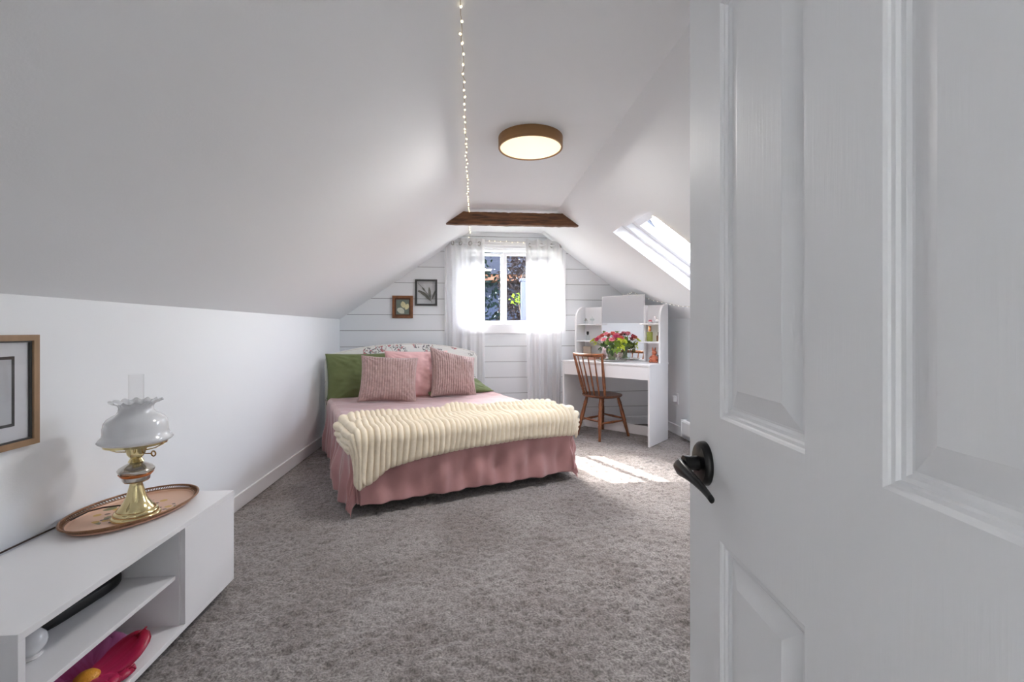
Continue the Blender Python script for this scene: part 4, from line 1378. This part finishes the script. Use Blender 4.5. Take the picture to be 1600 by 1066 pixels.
for k in range(25):
    sx = -1.10 + 2.2 * k / 24
    c_ = backpt(sx, 0.965)
    tp_ = 1 - max(0, abs(sx) - 0.95) / 0.15 * 0.45
    hh, th = 0.017 * tp_ + 0.004 * max(0, abs(sx) - 0.8), 0.011 * tp_
    c_ = c_ + Vector((0, 0, 0.012 * max(0, abs(sx) - 0.9) / 0.2))
    secs.append([c_ + Vector((0, th * math.cos(a_), hh * math.sin(a_))) for a_ in np.linspace(0, 2 * PI, 12, endpoint=False)])
me = grid_mesh('crest', np.array([[list(v) for v in s] for s in secs]).transpose(1, 0, 2), True)
bm = bmesh.new(); bm.from_mesh(me)
bmesh.ops.holes_fill(bm, edges=[e_ for e_ in bm.edges if e_.is_boundary], sides=14)
bmesh.ops.recalc_face_normals(bm, faces=bm.faces)
obj('crest_rail', bm, M['chair'], chair, smooth=True)

# ------------------------------------------------------------------ heater and outlet on the right wall
ht = empty('baseboard_heater', T(2.115, 3.4, 0), 'white baseboard heater along the right wall behind the door', 'heater')
bm = bmesh.new()
prism(bm, [(0, 0.185), (-0.030, 0.205), (-0.052, 0.198), (-0.060, 0.185), (-0.060, 0.075), (-0.052, 0.060), (-0.048, 0.075), (-0.048, 0.180), (-0.028, 0.192), (0, 0.17)], 'y', -0.75, 0.955)
obj('cover', bm, M['heater'], ht)
boxo('back_plate', -0.006, 0.0, -0.75, 0.955, 0.03, 0.19, M['heater'], ht)
for y_ in (-0.765, 0.955):
    boxo('end_cap', -0.064, 0.0, y_, y_ + 0.018, 0.04, 0.207, M['heater'], ht, 0.004)
bm = bmesh.new()
for k in range(100):
    y_ = -0.72 + k * 0.0165
    box(bm, -0.045, -0.008, y_, y_ + 0.001, 0.08, 0.14)
tag(obj('fins', bm, M['silver'], ht), kind='stuff')
ol = empty('wall_outlet', T(XR, 4.62, 0.372), 'white wall outlet with plugged in adapter right of the dressing table', 'outlet')
boxo('cover_plate', -0.006, 0.0, -0.036, 0.036, -0.058, 0.058, M['trim'], ol, 0.003)
boxo('adapter', -0.050, -0.006, -0.020, 0.030, -0.030, 0.030, M['trim'], ol, 0.006)
boxo('socket', -0.008, -0.005, -0.012, 0.012, -0.050, -0.034, M['trim'], ol, 0.001)

# ------------------------------------------------------------------ pictures on the back wall
def frame_sides(e, x0, x1, z0, z1, fw, y0, y1, m):
    for nm, pts in (('frame_side', ((x0, z0), (x0, z1), (x0 + fw, z1 - fw), (x0 + fw, z0 + fw))), ('frame_side', ((x1, z0), (x1, z1), (x1 - fw, z1 - fw), (x1 - fw, z0 + fw))),
                    ('frame_side', ((x0, z1), (x1, z1), (x1 - fw, z1 - fw), (x0 + fw, z1 - fw))), ('frame_side', ((x0, z0), (x1, z0), (x1 - fw, z0 + fw), (x0 + fw, z0 + fw)))):
        bm = bmesh.new(); prism(bm, list(pts), 'y', y0, y1)
        obj(nm, bm, m, e)
def petal_poly(cx, cz, ln, wd, ang, n=14):
    pts = []
    for k in range(n):
        t = k / (n - 1); pts.append((ln * t, wd * math.sin(PI * t) ** 0.8))
    for k in range(n - 2, 0, -1):
        t = k / (n - 1); pts.append((ln * t, -wd * math.sin(PI * t) ** 0.8))
    c_, s2 = math.cos(ang), math.sin(ang)
    return [(cx + x * c_ - z_ * s2, cz + x * s2 + z_ * c_) for x, z_ in pts]
pf = empty('picture_frame', BW @ T(0.6675, -0.001, 1.347), 'small brown wooden frame with cream petals on sage, on the shiplap wall', 'picture')
frame_sides(pf, -0.110, 0.110, -0.122, 0.122, 0.026, -0.026, 0.0, M['frameb'])
frame_sides(pf, -0.084, 0.084, -0.096, 0.096, 0.014, -0.018, 0.0, mat('dark_brown_slip', srgb(84, 46, 20), 0.4))
boxo('print', -0.071, 0.071, -0.010, -0.002, -0.083, 0.083, M['sage'], pf)
for (cx, cz, ln, wd, an, mm) in ((0.012, -0.012, 0.075, 0.026, 1.75, 'creamp'), (0.030, -0.03, 0.072, 0.024, 1.15, 'creamp'), (0.02, -0.05, 0.085, 0.024, 2.75, 'whitep'), (-0.062, -0.03, 0.09, 0.020, -0.45, 'whitep')):
    bm = bmesh.new(); prism(bm, petal_poly(cx, cz, ln, wd, an), 'y', -0.0125, -0.010)
    obj('petal', bm, M[mm], pf)
pg_ = empty('picture_frame', BW @ T(0.9205, -0.001, 1.5055), 'charcoal framed see-through glass with pressed leaves, on the shiplap wall', 'picture')
frame_sides(pg_, -0.120, 0.120, -0.1445, 0.1445, 0.020, -0.022, 0.0, M['framed'])
boxo('glass', -0.100, 0.100, -0.013, -0.011, -0.1245, 0.1245, glass_mat('frame_glass', clear=0.93), pg_)
bm = bmesh.new(); tube(bm, [(0.062, -0.0085, -0.112), (0.045, -0.0085, -0.06), (-0.01, -0.0085, 0.02), (-0.09, -0.0085, 0.105)], 0.0022, 6)
obj('stalk', bm, M['leafpr'], pg_)
for (cx, cz, ln, wd, an) in ((0.045, -0.07, 0.135, 0.014, 1.68), (0.035, -0.055, 0.15, 0.016, 2.55), (0.05, -0.09, 0.10, 0.013, 2.35), (0.06, -0.08, 0.12, 0.010, 1.2), (-0.01, 0.015, 0.06, 0.009, 2.25), (-0.02, 0.0, 0.075, 0.010, 2.95)):
    bm = bmesh.new(); prism(bm, petal_poly(cx, cz, ln, wd, an), 'y', -0.0105, -0.009)
    obj('leaf', bm, M['leafpr'], pg_)

# framed print on the left wall
PFM = Matrix(((0, -1, 0, XL), (1, 0, 0, 1.475), (0, 0, 1, 0.906), (0, 0, 0, 1)))   # x along +y of room, -y into the room
pw = empty('picture_frame', PFM, 'large pale framed print with oak frame on the left wall, cut by the picture edge', 'picture')
pw['label'] = 'large oak framed print with white mount hanging on the left knee wall'
frame_sides(pw, -0.16, 0.143, -0.177, 0.177, 0.019, -0.022, -0.001, M['frameo'])
frame_sides(pw, -0.141, 0.124, -0.158, 0.158, 0.005, -0.016, -0.001, M['framed'])
boxo('mount', -0.137, 0.120, -0.008, -0.002, -0.154, 0.154, M['mount'], pw)
frame_sides(pw, -0.095, 0.074, -0.108, 0.110, 0.009, -0.0095, -0.008, M['framed'])
boxo('print', -0.086, 0.065, -0.009, -0.008, -0.099, 0.101, M['paper'], pw)
boxo('glass', -0.137, 0.120, -0.0135, -0.012, -0.154, 0.154, M['glass'], pw)

# ------------------------------------------------------------------ media console on the left
X0c, X1c, Y0c, Y1c, Zc0, Zc1 = -1.422, -1.014, 1.105, 2.025, 0.042, 0.418
cons = empty('media_console', T((X0c + X1c) / 2, (Y0c + Y1c) / 2, 0), 'low white media console with open shelves against the left wall', 'console')
ox, oy = -(X0c + X1c) / 2, -(Y0c + Y1c) / 2
def cbox(name, x0, x1, y0, y1, z0, z1, m=M['white'], bev=0.001, parent=cons): return boxo(name, x0 + ox, x1 + ox, y0 + oy, y1 + oy, z0, z1, m, parent, bev)
cbox('top_panel', X0c, X1c, Y0c, Y1c, Zc1 - 0.018, Zc1)
cbox('bottom_panel', X0c, X1c, Y0c, Y1c, Zc0, Zc0 + 0.018)
cbox('end_panel', X0c, X1c, Y0c, Y0c + 0.018, Zc0 + 0.018, Zc1 - 0.018)
cbox('end_panel', X0c, X1c - 0.020, Y1c - 0.018, Y1c, Zc0 + 0.018, Zc1 - 0.018)
cbox('divider', X0c, X1c - 0.016, 1.690, 1.708, Zc0 + 0.018, Zc1 - 0.018)
cbox('door', X1c - 0.016, X1c, 1.697, Y1c - 0.0005, Zc0 + 0.0185, Zc1 - 0.0185)
cbox('back_board', X0c, X0c + 0.005, Y0c + 0.018, Y1c - 0.018, Zc0 + 0.018, Zc1 - 0.018)
cbox('shelf', X0c + 0.005, X1c - 0.028, Y0c + 0.018, 1.690, 0.222, 0.236)
for x_ in (X0c + 0.05, X1c - 0.06):
    for y_ in (Y0c + 0.08, Y1c - 0.10):
        bm = bmesh.new(); lathe(bm, [(0.016, 0.0), (0.019, 0.003), (0.019, 0.038), (0.024, 0.042)], 16, True, None, T(x_ + ox, y_ + oy, 0))
        obj('foot', bm, M['blackm'], cons)

# things on the console shelves
bm = bmesh.new()
NSB = 40
secs = []
for (dz, ins) in ((0.0, 0.010), (0.004, 0.003), (0.010, 0.0), (0.030, 0.0), (0.036, 0.003), (0.040, 0.012)):
    rg = []
    for k in range(NSB):
        a_ = 2 * PI * k / NSB
        sx, sy = math.cos(a_), math.sin(a_)
        e_ = 2 / 3.6
        rg.append(((0.085 - ins) * math.copysign(abs(sx) ** e_, sx), (0.165 - ins) * math.copysign(abs(sy) ** e_, sy), dz))
    secs.append(rg)
me = grid_mesh('black_case', np.array(secs).transpose(1, 0, 2), True)
bm.from_mesh(me)
bmesh.ops.holes_fill(bm, edges=[e_ for e_ in bm.edges if e_.is_boundary], sides=60)
bmesh.ops.recalc_face_normals(bm, faces=bm.faces)
bc = auto(obj('black_case', bm, M['blackm']), 50)
bc.matrix_world = T(-1.275, 1.520, 0.2365) @ RZ(-0.10)
tag(bc, 'flat black rounded case lying on the upper shelf of the console', 'case')
gb = empty('white_globe', T(-1.165, 1.300, 0.2365), 'small white glass globe at the near end of the console upper shelf', 'ornament')
lathe_obj('globe', [(0.010, 0.006), (0.024, 0.012), (0.034, 0.028), (0.036, 0.040), (0.033, 0.054), (0.022, 0.067), (0.008, 0.072)], M['opal'], gb, 28)
lathe_obj('base', [(0.024, 0.0), (0.026, 0.003), (0.022, 0.009), (0.014, 0.012)], M['porc'], gb, 28)

# flower-shaped plaque on the lower shelf
FM = T(-1.128, 1.432, 0.0625)
fp = empty('flower_dish', FM, 'mauve and crimson flower shaped dish on the lower console shelf', 'dish')
def petal3(ln, wd, ang, m, lift, zoff):
    nu, nv = 13, 18
    g = np.zeros((nu, nv, 3))
    for i in range(nu):
        for j in range(nv):
            uu, vv = -1 + 2 * i / (nu - 1), j / (nv - 1)
            ww = wd * (math.sin(PI * min(0.97, 0.10 + 0.80 * vv)) ** 0.75) * (1 if vv < 0.85 else math.sqrt(max(0, 1 - ((vv - 0.85) / 0.15) ** 2)) * 0.9 + 0.1)
            notch = 0.012 * math.cos(uu * PI * 2) * vv ** 4
            g[i, j] = (ln * (0.10 + 0.9 * vv) + notch, uu * ww, zoff + lift * vv ** 1.6 - 0.012 * uu ** 2 * vv + 0.003 * math.cos(uu * 9) * vv)
    me_ = grid_mesh('petal', g)
    o = objm('petal', me_, m, fp, RZ(ang))
    md_ = o.modifiers.new('t', 'SOLIDIFY'); md_.thickness = 0.006; md_.offset = -1
for k, (an, mm, zo) in enumerate(((1.08, 'pet_red', 0.014), (1.86, 'pet_mauve', 0.008), (2.65, 'pet_mauve', 0.013), (3.44, 'pet_mauve', 0.008), (4.22, 'pet_mauve', 0.014), (5.01, 'pet_mauve', 0.008), (5.8, 'pet_short', 0.013), (0.30, 'pet_short', 0.006))):
    petal3(0.100 if mm == 'pet_short' else 0.145, 0.050 if mm == 'pet_short' else 0.070, an, M[mm.replace('short', 'red')], 0.015 if mm == 'pet_short' else 0.055, zo)
lathe_obj('flower_eye', [(0.02, 0.0), (0.034, 0.002), (0.032, 0.020), (0.022, 0.030), (0.008, 0.034)], M['yolk'], fp, 24)

# ------------------------------------------------------------------ oval tray and oil lamp
TRM = T(-1.262, 1.815, Zc1) @ RZ(math.radians(-12))
ta_, tb_ = 0.150, 0.215
def oval(sx, z_, n=72): return [(sx * ta_ * math.cos(2 * PI * k / n), (tb_ - ta_ + sx * ta_) * math.sin(2 * PI * k / n), z_) for k in range(n)]
tray = empty('oval_tray', TRM, 'oval pinkish tan tray with pierced bronze rim under the oil lamp', 'tray')
secs = [oval(0.55, 0.001), oval(0.93, 0.001), oval(0.975, 0.004), oval(1.0, 0.013), oval(0.985, 0.014), oval(0.955, 0.0065), oval(0.90, 0.004), oval(0.10, 0.004)]
me = grid_mesh('dish', np.array(secs).transpose(1, 0, 2), True)
bm = bmesh.new(); bm.from_mesh(me)
bmesh.ops.holes_fill(bm, edges=[e_ for e_ in bm.edges if e_.is_boundary], sides=80)
bmesh.ops.recalc_face_normals(bm, faces=bm.faces)
auto(obj('dish', bm, M['tray'], tray), 40)
bm = bmesh.new(); p_ = oval(1.09, 0.024); tube(bm, p_ + [p_[0]], 0.0035, 8, False)
obj('rim', bm, M['trayrim'], tray, smooth=True)
bm = bmesh.new(); p_ = oval(1.0, 0.0135); tube(bm, p_ + [p_[0]], 0.0030, 8, False)
obj('rim', bm, M['trayrim'], tray, smooth=True)
for ph_ in (0, 1):
    n_ = 132
    lo_, hi_ = oval(1.0, 0.0135, n_), oval(1.09, 0.024, n_)
    pts = [(lo_ if (k + ph_) % 2 == 0 else hi_)[k] for k in range(n_)]
    bm = bmesh.new(); tube(bm, pts + [pts[0]], 0.0019, 5, False)
    obj('lattice', bm, M['trayrim'], tray, smooth=True)

lamp = empty('oil_lamp', T(-1.222, 1.763, Zc1 + 0.0045), 'brass oil lamp with white glass shade standing on the oval tray', 'lamp')
lathe_obj('base', [(0.02, 0.0), (0.072, 0.0), (0.0735, 0.004), (0.071, 0.010), (0.0665, 0.012), (0.0665, 0.018), (0.063, 0.024), (0.058, 0.026), (0.058, 0.030), (0.046, 0.042), (0.036, 0.058), (0.028, 0.080), (0.0215, 0.105), (0.018, 0.122), (0.020, 0.126)], M['brass'], lamp, 48)
def facet(k, a, r, z): return (r * (1 - 0.045 * (0.5 + 0.5 * math.cos(8 * a))), z)
bm = bmesh.new()
lathe(bm, [(0.020, 0.125), (0.036, 0.127), (0.041, 0.133), (0.042, 0.145), (0.044, 0.150), (0.054, 0.163), (0.056, 0.170), (0.050, 0.178), (0.034, 0.188), (0.022, 0.194), (0.018, 0.197)], 48, True, facet)
auto(obj('reservoir', bm, M['silver'], lamp), 30)
lathe_obj('reservoir_band', [(0.0425, 0.146), (0.0462, 0.1485), (0.0520, 0.157), (0.0500, 0.158), (0.0420, 0.150)], M['copper'], lamp, 48)
lathe_obj('burner', [(0.019, 0.196), (0.024, 0.199), (0.020, 0.206), (0.017, 0.212), (0.022, 0.218), (0.027, 0.226), (0.030, 0.238), (0.034, 0.250), (0.036, 0.258), (0.030, 0.260)], M['brass'], lamp, 40)
bm = bmesh.new()
tube(bm, [(0.026, 0, 0.226), (0.060, -0.012, 0.229)], 0.0022, 8)
bmk = [(0.060 + 0.009 * (1 - math.cos(t)), -0.012 - 0.003 * (1 - math.cos(t)), 0.229 + 0.009 * math.sin(t)) for t in np.linspace(0, 2 * PI, 20)]
tube(bm, bmk, 0.0024, 8, False)
obj('wick_key', bm, M['brassd'], lamp, smooth=True)
bm = bmesh.new()
lathe(bm, [(0.086, 0.261), (0.093, 0.261), (0.094, 0.270), (0.090, 0.271), (0.086, 0.266), (0.086, 0.261)], 56, False)
gal = auto(obj('shade_ring', bm, M['brass'], lamp), 40)
for k in range(4):
    a_ = k * PI / 2 + 0.5
    bm = bmesh.new()
    tube(bm, [(0.028 * math.cos(a_), 0.028 * math.sin(a_), 0.236), (0.055 * math.cos(a_), 0.055 * math.sin(a_), 0.240), (0.078 * math.cos(a_), 0.078 * math.sin(a_), 0.252), (0.088 * math.cos(a_), 0.088 * math.sin(a_), 0.264)], 0.0022, 8)
    obj('ring_arm', bm, M['brass'], gal, smooth=True)
shp = [(0.098, 0.270), (0.107, 0.276), (0.110, 0.280), (0.104, 0.290), (0.097, 0.298), (0.095, 0.308), (0.095, 0.326), (0.091, 0.345), (0.083, 0.358), (0.070, 0.367), (0.058, 0.374), (0.052, 0.384), (0.050, 0.396), (0.054, 0.406), (0.063, 0.413), (0.076, 0.418)]
def crimp(k, a, r, z):
    if k >= 13 and k < 19:
        f_ = (k - 12) / 3 if k <= 15 else (19 - k + 0.0) / 3
        return (r + 0.0045 * f_ * math.cos(14 * a), z + 0.004 * f_ * math.cos(14 * a + 1.2))
    return (r, z)
bm = bmesh.new()
lathe(bm, shp + [(r - 0.003, z_) for r, z_ in reversed(shp)], 112, False, crimp)
auto(obj('shade', bm, M['opal'], lamp), 70)
bm = bmesh.new()
cp = [(0.018, 0.258), (0.026, 0.280), (0.030, 0.300), (0.026, 0.340), (0.0235, 0.370), (0.0230, 0.514)]
lathe(bm, cp + [(r - 0.0016, z_) for r, z_ in reversed(cp)], 28, False)
auto(obj('chimney', bm, M['chim'], lamp), 60)
bm = bmesh.new()
tube(bm, [(-0.045, 0.02, 0.030), (-0.08, 0.025, 0.030), (-0.13, 0.02, 0.026), (-0.165, 0.005, 0.020), (-0.187, -0.06, 0.008), (-0.198, -0.16, 0.004), (-0.198, -0.30, 0.004)], 0.0028, 8)
obj('cord', bm, M['dkbox'], lamp, smooth=True)

# ------------------------------------------------------------------ outdoors seen through the window
def leaf_cloud(name, n, c, ext, sz, m, parent, seed):
    r = np.random.default_rng(seed)
    pts = r.uniform(-1, 1, (n * 3, 3))
    pts = pts[(pts ** 2).sum(1) < 1][:n]
    n = len(pts)
    ctr = np.array(c) + pts * np.array(ext)
    d1 = r.normal(size=(n, 3)); d1 /= np.linalg.norm(d1, axis=1, keepdims=True)
    d2 = np.cross(d1, r.normal(size=(n, 3))); d2 /= np.linalg.norm(d2, axis=1, keepdims=True)
    s_1 = sz * r.uniform(0.6, 1.3, (n, 1))
    V = np.stack([ctr - d1 * s_1, ctr + d2 * s_1 * 0.45, ctr + d1 * s_1, ctr - d2 * s_1 * 0.45], 1).reshape(-1, 3)
    F = np.arange(n * 4).reshape(-1, 4)
    me_ = bpy.data.meshes.new(name)
    me_.from_pydata(V.tolist(), [], F.tolist())
    o = objm(name, me_, m, parent)
    o['kind'] = 'stuff'
    return o
gr = boxo('garden_ground', -10, 12, 5.6, 22, -2.7, -2.6, M['ground'])
tag(gr, kind='structure')
def tree(label, x, y, c, ext, n, sz, m, seed):
    e_ = empty('garden_tree', T(x, y, -2.6), label, 'tree')
    bm = bmesh.new()
    tube(bm, [(0, 0, 0), (0.05, 0.02, 1.2), (0.0, 0.1, 2.4), (0.1, 0.05, 3.4)], [0.14, 0.11, 0.08, 0.03], 10)
    obj('trunk', bm, M['bark'], e_, smooth=True)
    leaf_cloud('foliage', n, (c[0], c[1], c[2] + 2.6), ext, sz, m, e_, seed)
    leaf_cloud('leaf_glints', 170, (c[0], c[1] - 0.5, c[2] + 2.6), ext, 0.018, M['ol_glint'], e_, seed + 9)  # tiny bright flecks painted in for glints of sun
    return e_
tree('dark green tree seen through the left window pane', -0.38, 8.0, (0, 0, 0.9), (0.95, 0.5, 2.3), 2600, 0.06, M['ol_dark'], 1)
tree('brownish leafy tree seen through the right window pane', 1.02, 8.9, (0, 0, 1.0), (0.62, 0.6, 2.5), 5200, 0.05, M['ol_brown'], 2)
br = empty('sunlit_branch', T(0.70, 7.0, -2.6), 'bright yellow green sapling leaves seen in the right window pane', 'sapling')
bm = bmesh.new(); tube(bm, [(0.1, 0, 0), (0.12, 0, 2.0), (0.05, 0, 3.8), (-0.02, 0, 4.2)], [0.02, 0.016, 0.01, 0.004], 8)
obj('stem', bm, M['bark'], br, smooth=True)
leaf_cloud('foliage', 46, (0.0, 0, 4.17), (0.16, 0.12, 0.09), 0.035, M['ol_lime'], br, 5)
house = empty('neighbour_house', T(0, 11.5, -2.6), 'navy blue house with terracotta eave behind the trees', 'house')
bm = bmesh.new()
box(bm, -5, 5, 0, 4, 0, 5.2)
obj('wall', bm, M['navy'], house)
for k in range(18):
    boxo('siding_board', -5.02, 5.02, -0.03, 0.0, k * 0.29 + 0.004, k * 0.29 + 0.27, M['navy'], house)
boxo('eave', -5.3, 5.3, -0.55, 0.1, 4.88, 5.03, M['tile'], house)
bm = bmesh.new(); prism(bm, [(-0.6, 5.03), (2.0, 7.2), (4.6, 5.03)], 'x', -5.3, 5.3)
obj('roof', bm, mat('slate_roof', srgb(26, 30, 40), 0.95, spec=0.05, noise=0.2), house)
post = empty('garden_post', T(0.732, 6.6, -2.6), 'pale blue post outside the right window pane', 'post')
boxo('shaft', -0.045, 0.045, -0.045, 0.045, 0, 4.40, M['paleblue'], post, 0.006)
boxo('cap', -0.06, 0.06, -0.06, 0.06, 4.40, 4.44, M['paleblue'], post, 0.006)
